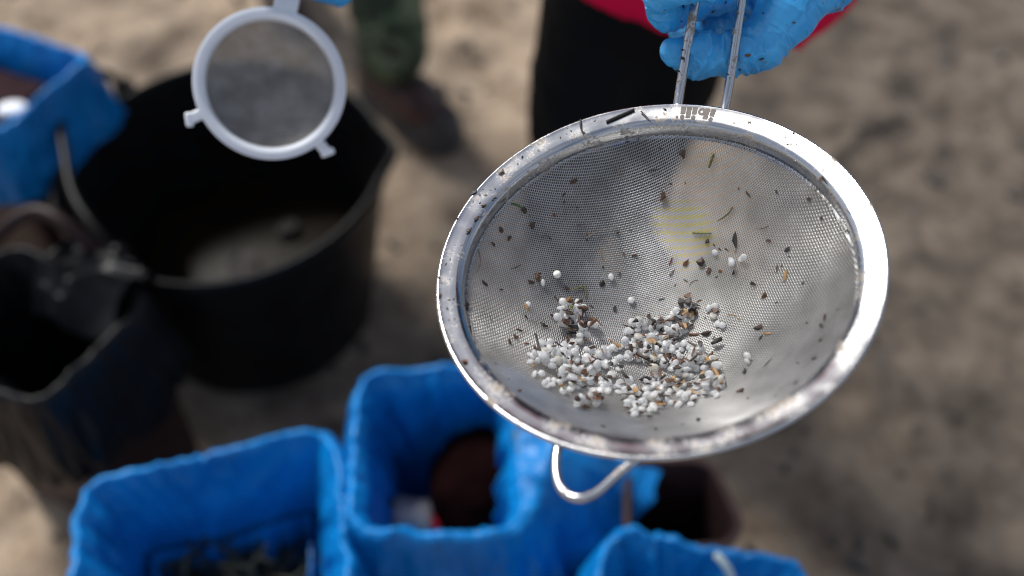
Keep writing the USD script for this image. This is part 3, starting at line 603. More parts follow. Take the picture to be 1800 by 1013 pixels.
obj('lower_pellets', join(*under_layer), M['pellet'], None, True, 'lowest layer of white plastic pellets under the top of the heap', 'pellets', kind='stuff')
for blobs, count, clump in clusters:
    n_ = tries = 0
    while n_ < count and tries < 9000:
        tries += 1; x, y = draw(blobs); r, half = rg.uniform(0.0018, 0.0026), rg.uniform(0.0007, 0.0013); s = settle(x, y, r, half, 0.0064 if n_ > count * .45 else 0.0042)
        if s is None: continue
        where = 'small clump above the left of the heap' if clump else f'{heap_place(x, y)} of the heap'
        obj('plastic_pellet', pellet_mesh(*s, r, half, rg), M['pellet'], None, True, f'white translucent plastic pellet in the {where}', 'pellet', f'pellets in the {where}'); n_ += 1
for x, y in [(952, 499), (925, 538), (1073, 488), (1109, 530), (1258, 445), (1288, 459), (1292, 466), (1305, 457), (1313, 455), (1247, 545), (1258, 541), (1255, 558), (1263, 572), (1272, 575), (1316, 640), (1257, 608), (1320, 634)]:
    r, half = rg.uniform(0.0018, 0.0021), rg.uniform(0.001, 0.0014); s = settle(x, y, r, half, 0.006)
    if s: obj('plastic_pellet', pellet_mesh(*s, r, half, rg), M['pellet'], None, True, 'white translucent plastic pellet lying apart from the heap on the bare mesh', 'pellet', 'pellets lying apart on the mesh')
s = settle(976, 485, 0.0021, 0.002, 0.01)
obj('foam_bead', trimesh.creation.icosphere(3, 0.0021).apply_translation(s[0]), M['bead'], None, True, 'round opaque white bead alone on the mesh left above the heap', 'bead')

# ------------------------------------------------------------------ plant fragments, seeds, twigs
def chip(c, n, length, width, thick, ang, seed, bend=0.0, rough=0.5):
    """an irregular angular little piece lying on the surface; ang is measured on the surface from the right"""
    cr = np.random.default_rng(seed + 1000); v = cr.normal(size=(int(cr.integers(9, 20)), 3)); v /= np.linalg.norm(v, axis=1, keepdims=True); v = np.sign(v) * np.abs(v) ** 0.75
    v *= (1 - rough * 0.9 * cr.random(len(v)))[:, None]; v[0], v[1] = (1, cr.uniform(-.7, .7), 0), (-1, cr.uniform(-.7, .7), 0.1)
    h = trimesh.convex.convex_hull(v); v = np.array(h.vertices)
    v = v * [length / 2, width / 2, thick / 2]; v[:, 1] += bend * length * ((v[:, 0] / (length / 2)) ** 2 - 0.4)
    x = RT - n * (RT @ n); x /= np.linalg.norm(x); y = np.cross(n, x)
    d = x * math.cos(ang) + y * math.sin(ang); w = np.cross(n, d)
    return c + v[:, :1] * d + v[:, 1:2] * w + v[:, 2:3] * n, np.array(h.faces)
def twig(pts, r, lift): 
    P = [hit(x, y) for x, y in pts]; P = [p + n * lift for p, n in P]
    return tube(P, r, 7, 4 * len(P) + 4)
def chip_at(px, py, Lpx, Wpx, deg, mtl, label, cat, group=None, name='plant_fragment', seed=0, lift=None, bend=0.0, rough=0.5, thick=None):
    h0 = hit(px, py)
    if h0 is None: return
    p, n = h0; sc = ((p - EYE) @ FW) / 1750
    th = (thick or Wpx * 0.6) * sc; li = (th * 0.4 + 0.0003) if lift is None else lift
    obj(name, chip(p + n * li, n, Lpx * sc, Wpx * sc, th, math.radians(deg), seed, bend, rough), M[mtl], None, 25, label, cat, group)
# ones that can be told apart
def tw(pts, rpx, mtl, label, lift=0.0011, cat='twig', name='twig'):
    obj(name, twig(pts, np.array(rpx) * 0.0003, lift), M[mtl], None, True, label, cat)
tw([(1066, 216), (1082, 209), (1100, 201), (1115, 194)], [2.6, 2.8, 2.6, 2.4], 'frag_black', 'thick straight dark twig lying on the far rim left of the lettering', 0.0009)
tw([(1021, 213), (1021, 222), (1022, 230), (1026, 237)], [1.8, 2.2, 1.6, 0.6], 'frag_black', 'short dark upright twig on the far left of the rim')
tw([(1127, 198), (1134, 205), (1145, 217)], [1.2, 1.0, 0.4], 'frag_dark', 'thin dark thorn pointing inward on the rim beside the lettering')
tw([(897, 359), (907, 361), (915, 366), (923, 374), (931, 381)], [1.5, 1.8, 1.2, 0.8, 0.5], 'frag_green', 'thin green plant strand on the upper left of the mesh')
tw([(1256, 270), (1251, 283), (1247, 295)], [2.2, 2.4, 2.0], 'frag_olive', 'dark olive stalk near the far rim above the heap')
tw([(1289, 364), (1281, 376), (1272, 383), (1262, 389)], [1.6, 1.7, 1.3, 0.9], 'frag_olive', 'slanting dark stalk on the mesh above the tall black flake')
tw([(1218, 410), (1240, 411), (1252, 411)], [1.5, 1.5, 1.2], 'frag_olive', 'thin level olive stalk on the middle of the mesh')
tw([(1003, 511), (1014, 508), (1025, 505), (1028, 515), (1031, 526)], [1.0, 1.2, 1.4, 1.2, 0.8], 'frag_olive', 'thin bent stalk shaped like a corner above the small clump')
tw([(933, 595), (938, 612), (945, 632), (954, 646)], [2.0, 2.4, 2.0, 1.0], 'frag_black', 'long dark stalk standing out of the left end of the heap', 0.004)
tw([(1118, 632), (1132, 640), (1148, 648)], [2.6, 3.0, 2.0], 'frag_dark', 'dark split twig lying across the middle of the heap', 0.0048)
tw([(1246, 640), (1258, 655), (1266, 670), (1274, 686)], [3.6, 3.8, 3.4, 2.6], 'frag_tan', 'thick tan stalk along the right end of the heap', 0.0042)
tw([(1069, 602), (1078, 610), (1086, 618)], [1.6, 1.6, 1.2], 'frag_tan', 'thin straw coloured stalk at the top of the heap', 0.003)
tw([(1032, 640 - 5), (1040, 640), (1052, 647)], [1.2, 1.2, .9], 'frag_rust', 'thin rust coloured stalk in the left half of the heap', 0.0046)
tw([(838, 440), (842, 462), (836, 480)], [.7, .6, .4], 'frag_brown', 'hair thin brown fibre curving by the left rim')
tw([(1030, 420), (1050, 408), (1085, 403)], [.8, .7, .5], 'frag_grey', 'thin curved grey fibre left of the middle of the mesh')
for a in [(1293, 424, 34, 12, 95, 'frag_black', 'tall black husk flake at the middle right of the mesh'), (1293, 443, 8, 6, 90, 'frag_tan', 'pale tip at the foot of the tall black husk'),
          (1382, 486, 24, 9, 65, 'frag_tan', 'straw coloured splinter on the right of the mesh'), (1326, 500, 13, 10, -50, 'frag_black', 'shiny black seed right of the heap'),
          (1335, 577, 20, 14, -35, 'frag_dark', 'dark knotted husk with a brown stalk on the right of the mesh'), (1350, 588, 22, 7, -40, 'frag_tan', 'split brown stalk end beside the dark knotted husk'), (1338, 595, 15, 6, 55, 'frag_dark', 'small dark spike under the knotted husk'),
          (1003, 582, 28, 11, 6, 'frag_black', 'large glossy black husk in the small clump'), (996, 565, 28, 9, 88, 'frag_rust', 'rust brown husk edge in the small clump'),
          (998, 546, 8, 8, 40, 'frag_yellow', 'bright yellow speck in the small clump'), (1003, 540, 9, 4, 40, 'frag_green', 'bright green sliver beside the yellow speck'),
          (919, 546, 18, 9, -62, 'frag_tan', 'tan seed husk left of the small clump'), (924, 559, 10, 8, -60, 'frag_black', 'black tip under the tan seed husk'),
          (1040, 576, 16, 8, 2, 'frag_tan', 'pale striped seed right of the small clump'), (1199, 558, 18, 17, 20, 'frag_black', 'round black crumb at the top right of the heap'),
          (1194, 603, 26, 8, 5, 'frag_black', 'long black seed in the right half of the heap'), (1243, 588, 20, 13, 5, 'frag_dark', 'dark brown wet bark crumb right of the heap top'), (1221, 590, 26, 8, -15, 'frag_brown', 'brown shred beside the wet bark crumb'),
          (1002, 674, 18, 9, 20, 'frag_olive', 'olive green leaf piece in the left half of the heap'), (985, 694, 12, 9, -40, 'frag_olive', 'yellowish green leaf piece at the lower edge of the heap'),
          (982, 634, 11, 11, 0, 'frag_tan', 'round tan grain in the left half of the heap'), (1171, 600, 14, 10, 25, 'frag_tan', 'amber coloured flake in the middle of the heap'), (1265, 608, 22, 14, 15, 'frag_black', 'black flake with a notch right of the heap'),
          (1151, 633, 16, 6, -60, 'frag_tan', 'pale rice shaped seed in the middle of the heap'), (1146, 668, 15, 8, -85, 'frag_rust', 'rust brown seed with a dark stripe in the middle of the heap')]:
    x, y, l, w, d, m_, lab = a; inpile = 590 < y < 740 and 920 < x < 1285
    chip_at(x, y, l, w, d, m_, lab, 'plant fragment', seed=int(x * 7 + y), lift=0.004 if inpile or 'clump' in lab or 'yellow' in lab else None)
# small alike pieces
WORD = dict(frag_black='black', frag_dark='dark brown', frag_brown='brown', frag_rust='rust brown', frag_tan='tan', frag_grey='grey')
tones = ['frag_black', 'frag_dark', 'frag_dark', 'frag_brown', 'frag_brown', 'frag_rust']
spots = [(1204, 268), (1201, 272), (1122, 245), (1103, 250), (1163, 262), (1205, 322), (1165, 346), (1179, 324), (1109, 404), (1031, 422), (1034, 412), (973, 379), (990, 343), (1013, 364), (991, 355), (1008, 320), (1085, 410), (1088, 482), (1096, 447), (1116, 450), (1180, 460), (1207, 462), (1232, 461), (1182, 480), (1151, 478), (1205, 494), (1246, 477), (1260, 488), (1267, 478), (1244, 425), (1256, 432), (1266, 439), (1278, 440), (1188, 502), (1163, 527), (1386, 440), (1388, 452), (1367, 474), (1375, 468), (1352, 424), (1316, 342), (1300, 332), (1366, 338), (1424, 352), (1446, 384), (1443, 328), (1345, 522), (1413, 499), (1366, 533), (1300, 690), (1310, 655), (1306, 688), (1316, 703), (1364, 698), (1338, 725), (1403, 640), (1433, 632), (1420, 568), (1445, 575), (1444, 600), (1452, 560), (1474, 545), (1400, 675), (1228, 740), (1153, 757), (1200, 748), (880, 405), (866, 430), (893, 420), (934, 396), (920, 370), (948, 482), (944, 490), (932, 498), (996, 508), (977, 525), (955, 575), (912, 582), (905, 594), (925, 605), (895, 602), (880, 510), (850, 500), (860, 560), (870, 640), (893, 668), (912, 690), (946, 660), (1060, 470), (1058, 500), (1040, 540), (1080, 545), (1290, 480), (1255, 595), (1240, 560), (1230, 530), (1260, 548)]
for k, (x, y) in enumerate(spots):
    l = rg.choice([rg.uniform(5, 8), rg.uniform(8, 13), rg.uniform(12, 19)]); tn = tones[rg.integers(len(tones))]; at = ('upper ' if y < 420 else 'middle ' if y < 560 else 'lower ') + ('left' if x < 1000 else 'middle' if x < 1280 else 'right')
    chip_at(x, y, l, max(3.5, l * rg.choice([rg.uniform(0.22, 0.4), rg.uniform(0.5, 0.75), rg.uniform(0.85, 1.05)])), rg.uniform(0, 180), tn, f'small {WORD[tn]} crumb alone on the bare mesh at the {at} of the sieve', 'plant fragment', f'{WORD[tn]} crumbs on the bare mesh at the {at}', seed=k + 3, rough=0.6)
pile_tones = tones + ['frag_black', 'frag_black', 'frag_dark', 'frag_dark', 'frag_brown', 'frag_tan']
for k in range(235):
    blobs = (clusters[0][0] + clusters[1][0] + clusters[1][0] + clusters[2][0]); b = blobs[rg.integers(len(blobs))]; a, q = rg.uniform(0, 6.28), math.sqrt(rg.uniform(0, 1)) * 1.35
    x, y = b[0] + b[2] * q * math.cos(a), b[1] + b[3] * q * math.sin(a); h0 = hit(x, y); p, n = h0
    lift = 0.0008
    for c, rq, hq in placed:
        d = p - c; tang = np.linalg.norm(d - n * (d @ n))
        if tang < rq * 0.9: lift = max(lift, -(d @ n) + hq * 0.9)
    long = rg.random() < 0.3; l = rg.uniform(16, 30) if long else rg.uniform(11, 20); w = rg.uniform(5, 7.5) if long else l * rg.uniform(0.5, 0.9); tn = pile_tones[rg.integers(len(pile_tones))]; at = 'small clump' if y < 612 and x < 1060 else heap_place(x, y) + ' of the heap'
    chip_at(x, y, l, w, rg.uniform(0, 180), tn, f'{WORD[tn]} {"sliver" if long else "crumb"} among the white pellets at the {at}', 'plant fragment', f'{WORD[tn]} {"slivers" if long else "crumbs"} in the {at}', name='wood_sliver' if long else 'plant_fragment', seed=200 + k, lift=lift + 0.0008, rough=0.6, bend=rg.uniform(-.1, .1))
for k, (x, y, l, w, d, m_) in enumerate([(881, 303, 13, 11, 40, 'frag_grey'), (833, 341, 17, 7, 38, 'frag_black'), (851, 362, 13, 7, 25, 'frag_brown'), (839, 385, 14, 9, 35, 'frag_dark'), (825, 407, 14, 13, 20, 'frag_dark'), (803, 386, 7, 6, 0, 'frag_brown'), (871, 350, 8, 5, 0, 'frag_black'), (918, 277, 6, 4, 60, 'frag_black'), (945, 238, 5, 4, 0, 'frag_brown'),
                                     (820, 538, 14, 9, 60, 'frag_dark'), (773, 522, 12, 8, 80, 'frag_brown'), (772, 490, 8, 6, 80, 'frag_dark'), (817, 637, 12, 10, 0, 'frag_rust'), (855, 389, 10, 5, 60, 'frag_brown'), (1169, 193, 7, 4, -30, 'frag_black'), (1290, 217, 5, 4, 0, 'frag_grey'), (1395, 235, 5, 4, 0, 'frag_black'), (1490, 372, 12, 4, -60, 'frag_brown'), (1060, 752, 10, 6, 0, 'frag_brown'), (1530, 480, 6, 3, -30, 'frag_dark')]):
    at = 'left' if x < 900 else 'right' if x > 1300 else 'far' if y < 300 else 'near'
    chip_at(x, y, l, w, d, m_, f'small {WORD[m_]} crumb stuck to the {at} side of the polished sieve rim', 'plant fragment', f'{WORD[m_]} crumbs on the {at} side of the rim', seed=400 + k)
for k in range(46):
    a = rg.uniform(1.2, 3.6) if k < 36 else rg.uniform(-0.6, 1.2); rr0 = rg.uniform(0.0955, 0.1025); q = loc2w(np.array([rr0 * math.cos(a), rr0 * math.sin(a), float(surf(np.array(rr0)))]))
    tn = ['frag_grey', 'frag_brown', 'frag_dark', 'frag_grey'][rg.integers(4)]; l = rg.uniform(0.0007, 0.0022); at = 'left' if a > 2.2 else 'far' if a > 0.9 else 'right'
    obj('mud_speck', chip(q + SN * 0.0002, SN, l, l * rg.uniform(.5, 1), 0.0006, rg.uniform(0, 3), 700 + k, 0, 0.7), M[tn], None, 25, f'tiny {WORD[tn]} mud speck dried on the {at} side of the polished sieve rim', 'mud speck', f'{WORD[tn]} mud specks on the {at} side of the rim')
fib = [(905, 470), (1020, 395), (1090, 300), (1150, 300), (1340, 400), (1060, 450), (1220, 500), (960, 420), (1290, 560), (1350, 640)]
for k, (x, y) in enumerate(fib):
    a = rg.uniform(0, 3.1); n_ = rg.uniform(7, 15); c_, s_ = math.cos(a), math.sin(a); b_ = rg.uniform(-5, 5); tn = ['frag_dark', 'frag_brown', 'frag_tan'][k % 3]
    tw([(x - n_ * c_, y - n_ * s_), (x - s_ * b_, y + c_ * b_), (x + n_ * c_, y + n_ * s_)], [.6, .8, .4], tn, f'thin {WORD[tn]} fibre lying on the bare mesh at the {"left" if x < 1000 else "middle" if x < 1280 else "right"}, {"upper" if y < 430 else "lower"} half', 0.0007, 'fibre', 'fibre')
# crumbs on the two rods of the handle and on the glove
for k, (x, y, l, w, d, m_) in enumerate([(1201, 87, 9, 7, 0.5290, 'frag_dark'), (1200, 103, 9, 8, 0.5290, 'frag_dark'), (1192, 125, 11, 6, 0.5288, 'frag_black'), (1287, 76, 4, 4, 0.529, 'frag_black'), (1193, 143, 6, 5, 0.5288, 'frag_grey'), (1279, 131, 6, 5, 0.5288, 'frag_brown'), (1297, 22, 7, 6, 0.529, 'frag_grey'), (1213, 35, 7, 5, 0.529, 'frag_grey')]):
    obj('plant_fragment', chip(at_d(x, y, d), -FW, l * 0.0003, w * 0.0003, 0.0014, rg.uniform(0, 3), 500 + k), M[m_], None, True, f'small {WORD[m_]} crumb sticking to the {"left" if x < 1240 else "right"} handle rod', 'plant fragment', f'{WORD[m_]} crumbs on the {"left" if x < 1240 else "right"} handle rod')

# ------------------------------------------------------------------ white plastic strainer
WC = at_d(475, 148, 0.65); wn = EYE - WC; wn /= np.linalg.norm(wn); wn = wn + 0.06 * UP - 0.05 * RT; wn /= np.linalg.norm(wn)
wx = RT - wn * (RT @ wn); wx /= np.linalg.norm(wx); wy = np.cross(wn, wx)
def w3(x, y, z): return WC + np.multiply.outer(x, wx) + np.multiply.outer(y, wy) + np.multiply.outer(z, wn)
st = thing('white_strainer', 'small round white plastic strainer held over the black tub', 'strainer', WC)
g2 = np.arange(120) * 2 * np.pi / 120; R0 = 0.0487
rp = [(R0 - 0.0078, -0.006), (R0 - 0.0074, -0.002), (R0 - 0.0068, 0.0006), (R0 - 0.0055, 0.002), (R0 - 0.003, 0.0026), (R0, 0.0018), (R0 + 0.0004, -0.001), (R0 - 0.001, -0.003), (R0 - 0.006, -0.004), (R0 - 0.0070, -0.007)]
rg2 = [w3(r * np.cos(g2), r * np.sin(g2), np.full(120, z)) for r, z in rp]; obj('rim', loft(rg2 + [rg2[0]]), M['white_plastic'], st, smooth=50)
mr = [w3(r * np.cos(g2), r * np.sin(g2), np.full(120, -0.006 - 0.016 * (1 - (r / 0.0413) ** 2))) for r in (0.001, 0.008, 0.016, 0.024, 0.032, 0.037, 0.0413)]
mm = obj('mesh', loft(mr, cap0=True), M['strainer_mesh'], st)
from manifold3d import Manifold
def bar(a, b, w, t, parent, name, mtl, rnd=0.0015):
    """a bevelled flat bar from a to b in the strainer's plane frame (x, y)"""
    a, b = np.array(a), np.array(b); d = b - a; Ls = np.linalg.norm(d); d /= Ls; pts = []
    for sx in (0, Ls):
        for sy in (-w / 2 + rnd, w / 2 - rnd):
            for sz in (-t / 2 + rnd, t / 2 - rnd): pts.append((a[0] + d[0] * sx - d[1] * sy, a[1] + d[1] * sx + d[0] * sy, sz - 0.001))
    m_ = Manifold.batch_hull([Manifold.sphere(rnd, 12).translate(p) for p in pts]); ms = m_.to_mesh(); v = np.array(ms.vert_properties)[:, :3]
    obj(name, (w3(v[:, 0], v[:, 1], v[:, 2]), np.array(ms.tri_verts)), mtl, parent, smooth=40)
px2 = 0.65 / 1750
for (x, y) in ((-118, -52), (86, -108)):
    u = np.array([x, y]) * px2; un = u / np.linalg.norm(u); bar(un * (R0 - 0.002), un * (R0 + 0.0065), 0.0072, 0.004, st, 'rest_lug', M['white_plastic'])
    bar(un * (R0 + 0.0072) + np.array([-un[1], un[0]]) * 0.0006, un * (R0 + 0.009), 0.0095, 0.0045, st, 'rest_lug', M['white_plastic'])
hu = np.array([32, 138]) * px2; hun = hu / np.linalg.norm(hu); bar(hun * (R0 - 0.002), hun * (R0 + 0.095), 0.0155, 0.0055, st, 'handle', M['white_plastic'])

# ------------------------------------------------------------------ people
def wrinkle(v, f, bones, amp, fa=230.0, fp=75.0, seed=1, gain=None, sharp=3.0):
    """folds across each bone: ridges that run round the limb"""
    n = normals_of(v, f); best = np.full(len(v), 1e9); s = np.zeros(len(v)); per = np.zeros_like(v); run = 0.0; w = np.ones(len(v))
    for k, (a, b, ra, rb) in enumerate(bones):
        a, b = np.asarray(a, float), np.asarray(b, float); d = b - a; Ld = np.linalg.norm(d); d = d / max(Ld, 1e-9)
        e = cone_sdf(v, a, b, ra, rb); t = (v - a) @ d; m_ = e < best
        best[m_] = e[m_]; s[m_] = run + t[m_]; per[m_] = (v - a - t[:, None] * d)[m_]; w[m_] = 1.0 if gain is None else gain[k]; run += Ld
    c = np.column_stack([s * fa + 1.6 * meshkit.noise(v * 90, seed + 2), per[:, 0] * fp, per[:, 1] * fp]) + np.column_stack([0 * s, per[:, 2] * fp * 0.7, per[:, 2] * fp * 0.5])
    ridge = 1 - np.abs(2 * meshkit.noise(c, seed) - 1); ridge = ridge ** sharp; ridge = ridge * np.clip((meshkit.noise(v * (fa * 0.22) + 3, seed + 5) - 0.18) * 2.2, 0.1, 1)
    lump_ = meshkit.fbm(v * (fa * 0.5), 2, seed + 7) - 0.5
    return v + n * (amp * w * (ridge - 0.3) + amp * 0.35 * lump_)[:, None], f
D = at_d
red = thing('person', 'person in red top, black trousers and blue gloves holding the steel sieve', 'person', (0.17, 0.97, 0))
# left hand: thumb under the rods, fingers curled round from the far side
wristL = D(1500, -130, 0.560)
thumb = [(D(1187, 92, .5425), D(1226, 98, .5435), .0080, .0096), (D(1226, 98, .5435), D(1296, 97, .5465), .0096, .0101), (D(1296, 97, .5465), D(1338, 78, .5485), .0103, .0126), (D(1338, 78, .5485), D(1378, 28, .5505), .0130, .0150), (D(1378, 28, .5505), D(1425, -35, .554), .0150, .0195), (D(1425, -35, .554), wristL, .0195, .0265)]
index = [(D(1345, -45, .582), D(1175, 12, .5465), .0125, .0108), (D(1175, 12, .5465), D(1166, -22, .527), .0103, .0092), (D(1166, -22, .527), D(1236, -24, .5180), .0092, .0080)]
palm = [(D(1210, 48, .586), D(1300, 38, .588), .0125, .0135), (D(1268, 26, .5865), D(1330, -20, .582), .0135, .018), (D(1330, -20, .582), D(1420, -60, .570), .019, .02), (D(1345, -60, .582), D(1440, -110, .572), .02, .022), (D(1365, -150, .585), wristL, .02, .025), (D(1385, -225, .586), wristL, .018, .025), (D(1395, -280, .585), wristL, .016, .024)]
others = []
for oy, sh in ((-82, 0), (-158, 8), (-228, 22)):
    k = 1.0 if oy > -200 else 0.85
    others += [(D(1355 + sh, oy - 45, .585), D(1190 + sh, oy + 2, .5485), .0120 * k, .0104 * k), (D(1190 + sh, oy + 2, .5485), D(1182 + sh, oy - 26, .527), .0100 * k, .0090 * k), (D(1182 + sh, oy - 26, .527), D(1258 + sh, oy - 30, .5185), .0090 * k, .0078 * k)]
fore = [(wristL, wristL + (np.array([0.40, 0.76, 1.06]) - wristL) * 0.25, .0265, .033)]
def union_parts(groups, k_in, k_out, h):
    bones = [b for g_ in groups for b in g_]; pts = np.array([p for b in bones for p in b[:2]]); rr0 = max(max(b[2:]) for b in bones)
    def sdf(p):
        d = None
        for g_ in groups:
            e = None
            for b in g_: c = cone_sdf(p, *b); e = c if e is None else smin(e, c, k_in)
            d = e if d is None else smin(d, e, k_out)
        return d
    return surface_net(sdf, pts.min(0) - rr0 - .004, pts.max(0) + rr0 + .004, h)
bonesL = thumb + palm + index + others + fore
v, f = union_parts([thumb, palm + fore, index, others[0:3], others[3:6], others[6:9]], 0.006, 0.0025, 0.0011)
v, f = relax(v, f, 4)
v, f = wrinkle(v, f, bonesL, 0.0042, 200.0, 55.0, seed=4, sharp=2.6, gain=[1.0, 1.15, 0.9, 0.35, 0.5, 1.6] + [0.9] * 7 + [0.8] * 20)
obj('glove', (v, f), M['glove'], red, True, label='left blue glove closed round the handle rods of the steel sieve')
gm = trimesh.Trimesh(v, f, process=False)
for k, (x, y, l, w, m_) in enumerate([(1315, 97, 11, 10, 'frag_rust'), (1338, 103, 10, 8, 'frag_dark'), (1253, 20, 8, 8, 'frag_dark'), (1275, 4, 6, 4, 'frag_dark'), (1342, 24, 4, 4, 'frag_black'), (1200, 12, 8, 5, 'frag_dark'), (1197, 38, 5, 4, 'frag_brown'), (1395, 40, 8, 5, 'frag_brown'), (1236, 40, 3, 10, 'frag_dark'), (1168, 18, 5, 4, 'frag_grey'), (1300, 122, 6, 5, 'frag_brown')]):
    lc, _, ti = gm.ray.intersects_location([EYE], [ray(x, y)], multiple_hits=True)
    if not len(lc): continue
    q = int(np.argmin(np.linalg.norm(lc - EYE, axis=1))); nn = gm.face_normals[ti[q]]; nn = nn if nn @ ray(x, y) < 0 else -nn
    at = 'thumb' if y > 60 else 'wrist side' if x > 1320 else 'palm' if x > 1225 else 'forefinger'
    obj('plant_fragment', chip(lc[q] + nn * 0.0004, nn, l * 0.00031, w * 0.00031, 0.0013, 0.4 * k, 600 + k), M[m_], None, 25, f'small {WORD[m_]} flake stuck to the {at} of the left blue glove', 'plant fragment', f'{WORD[m_]} flakes on the {at}')
# right hand, on the white strainer's handle
hb = WC + wx * hun[0] * (R0 + 0.061) + wy * hun[1] * (R0 + 0.061)
hd = wx * hun[0] + wy * hun[1]; hs = np.cross(hd, wn)
wristR = hb + hd * 0.075 + hs * -0.02 - wn * 0.035
rh = []
for q in range(4):
    c = hb + hd * (-0.037 + 0.019 * q) - wn * 0.013
    rh.append([(c + hs * 0.03 - wn * .012, c - hs * 0.014, .0105, .0095), (c - hs * 0.014, c - hs * 0.018 + wn * 0.02, .0095, .009), (c - hs * 0.018 + wn * 0.02, c + hs * 0.004 + wn * 0.024, .009, .008)])
rp_ = [(hb + hd * (-0.02 + 0.019 * q) + hs * 0.03 - wn * 0.025, wristR, .016, .024) for q in range(4)] + [(wristR, wristR + np.array([0.02, 0.09, 0.12]) * .5, .024, .03)]
rt_ = [(hb + hd * 0.03 + hs * 0.034, hb + hd * 0.0 + hs * 0.022 + wn * 0.012, .013, .0105), (hb + hs * 0.022 + wn * 0.012, hb - hd * 0.028 + hs * 0.008 + wn * 0.016, .0105, .0085)]
v, f = union_parts(rh + [rp_, rt_], 0.005, 0.002, 0.0025); v, f = wrinkle(*relax(v, f, 2), [b for g_ in rh for b in g_] + rp_ + rt_, 0.0011, seed=9)
obj('glove', (v, f), M['glove'], red, True, label='right blue glove on the handle of the white strainer')
# body, clothes
elbowL, shL = np.array([0.40, 0.80, 1.07]), np.array([0.35, 0.90, 1.36]); elbowR, shR = np.array([-0.06, 0.83, 1.12]), np.array([0.0, 0.90, 1.36])
hipR, hipL = np.array([0.130, 0.90, 0.74]), np.array([0.200, 0.91, 0.74]); kneeR, kneeL = np.array([0.092, 0.97, 0.44]), np.array([0.182, 0.985, 0.44]); ankR, ankL = np.array([0.085, 1.05, 0.09]), np.array([0.195, 1.17, 0.09])
def sleeve_end(el, wr): return el + (wr - el) * 0.72
head = np.array([0.175, 0.84, 1.58])
def head_bones(h, fwd=np.array([0, -1.0, 0])):
    s = np.cross(fwd, [0, 0, 1.0])
    return [(h + [0, 0, 0.03], h + fwd * 0.012 + [0, 0, -0.01], .088, .085), (h + fwd * 0.03 + [0, 0, -0.06], h + fwd * 0.05 + [0, 0, -0.085], .058, .038), (h + fwd * 0.094 + [0, 0, -0.005], h + fwd * 0.112 + [0, 0, -0.035], .010, .014),
            (h + s * 0.088, h + s * 0.09 + [0, 0, -0.03], .016, .013), (h - s * 0.088, h - s * 0.09 + [0, 0, -0.03], .016, .013)]
def add_face(parent, h, fwd=np.array([0, -1.0, 0])):
    s = np.cross(fwd, [0, 0, 1.0])
    for k in (-1, 1): obj('eye', trimesh.creation.icosphere(2, 0.011).apply_translation(h + fwd * 0.083 + s * 0.032 * k), M['white_plastic'], parent)
    obj('mouth', trimesh.creation.icosphere(2, 1.0).apply_scale([0.024, 0.007, 0.006]).apply_translation(h + fwd * 0.092 + [0, 0, -0.066]), M['red_cloth'], parent)
    obj('hair', relax(*surface_net(lambda p: np.maximum(np.linalg.norm((p - h - [0, 0, .035]) / [1, 1.05, 1], axis=-1) - 0.101 + 0.008 * meshkit.fbm(p * 60, 2, 3), np.minimum((p - h) @ fwd - 0.055, 9) + np.minimum(0, -(p[..., 2] - h[2] - 0.05) * 1.2)), h - .14, h + .16, 0.008)), M['hair'], parent)
body = [(np.array([0.175, 0.90, 0.80]), np.array([0.175, 0.90, 1.28]), .11, .12), (np.array([0.175, 0.90, 1.36]), head - [0, -0.03, 0.06], .055, .05), (shL, elbowL, .045, .038), (elbowL, wristL, .036, .026), (shR, elbowR, .045, .038), (elbowR, wristR, .036, .026),
        (shL, shR, .05, .05), (hipR, kneeR, .07, .05), (kneeR, ankR, .05, .036), (hipL, kneeL, .07, .05), (kneeL, ankL, .05, .036)] + head_bones(head)
obj('body', relax(*limbs(body, 0.02, 0.012)), M['skin'], red); add_face(red, head)
def jacket_sdf(p, c, z0, z1, ax, ay):
    q = p - np.array([c[0], c[1], 0]); d = np.sqrt((q[..., 0] / ax) ** 2 + (q[..., 1] / ay) ** 2) - 1
    return np.maximum(d * min(ax, ay), np.maximum(z0 - p[..., 2], p[..., 2] - z1))
def red_sdf(p):
    d = jacket_sdf(p, (0.190, 0.893), 0.660 + 0.008 * np.sin((p[..., 0] - 0.05) * 22), 1.36, 0.158, 0.168)
    d = smin(d, cone_sdf(p, shL, shR, .085, .085), 0.05)
    d = smin(d, cone_sdf(p, np.array([0.175, 0.90, 1.38]), np.array([0.175, 0.895, 1.45]), .075, .07), 0.03)
    return d + 0.012 * (meshkit.fbm(p * [9, 9, 6], 3, 3) - 0.5)
obj('red_top', relax(*surface_net(red_sdf, (-0.2, 0.5, 0.62), (0.56, 1.12, 1.55), 0.01), 2), M['red_cloth'], red)
def vest_sdf(p):
    d = jacket_sdf(p, (0.186, 0.893), 0.86, 1.40, 0.172, 0.182) + 0.0
    d = smin(d, np.maximum(cone_sdf(p, shL + [-.05, 0, 0], shR + [.05, 0, 0], .098, .098), 0.86 - p[..., 2]), 0.05)
    for a, b_, ra, rb in ((shL, elbowL, .07, .06), (elbowL, sleeve_end(elbowL, wristL), .058, .05), (shR, elbowR, .07, .06), (elbowR, sleeve_end(elbowR, wristR), .058, .05)): d = smin(d, cone_sdf(p, a, b_, ra, rb), 0.03)
    return d + 0.012 * (meshkit.fbm(p * [9, 9, 6], 3, 3) - 0.5)
obj('jacket', relax(*surface_net(vest_sdf, (-0.2, 0.5, 0.8), (0.56, 1.12, 1.52), 0.01), 2), M['navy_cloth'], red)
tr = [(np.array([0.175, 0.90, 0.86]), np.array([0.175, 0.90, 0.74]), .125, .115), (hipR, kneeR, .088, .070), (kneeR, ankR, .070, .066), (hipL, kneeL, .088, .070), (kneeL, ankL, .070, .066)]
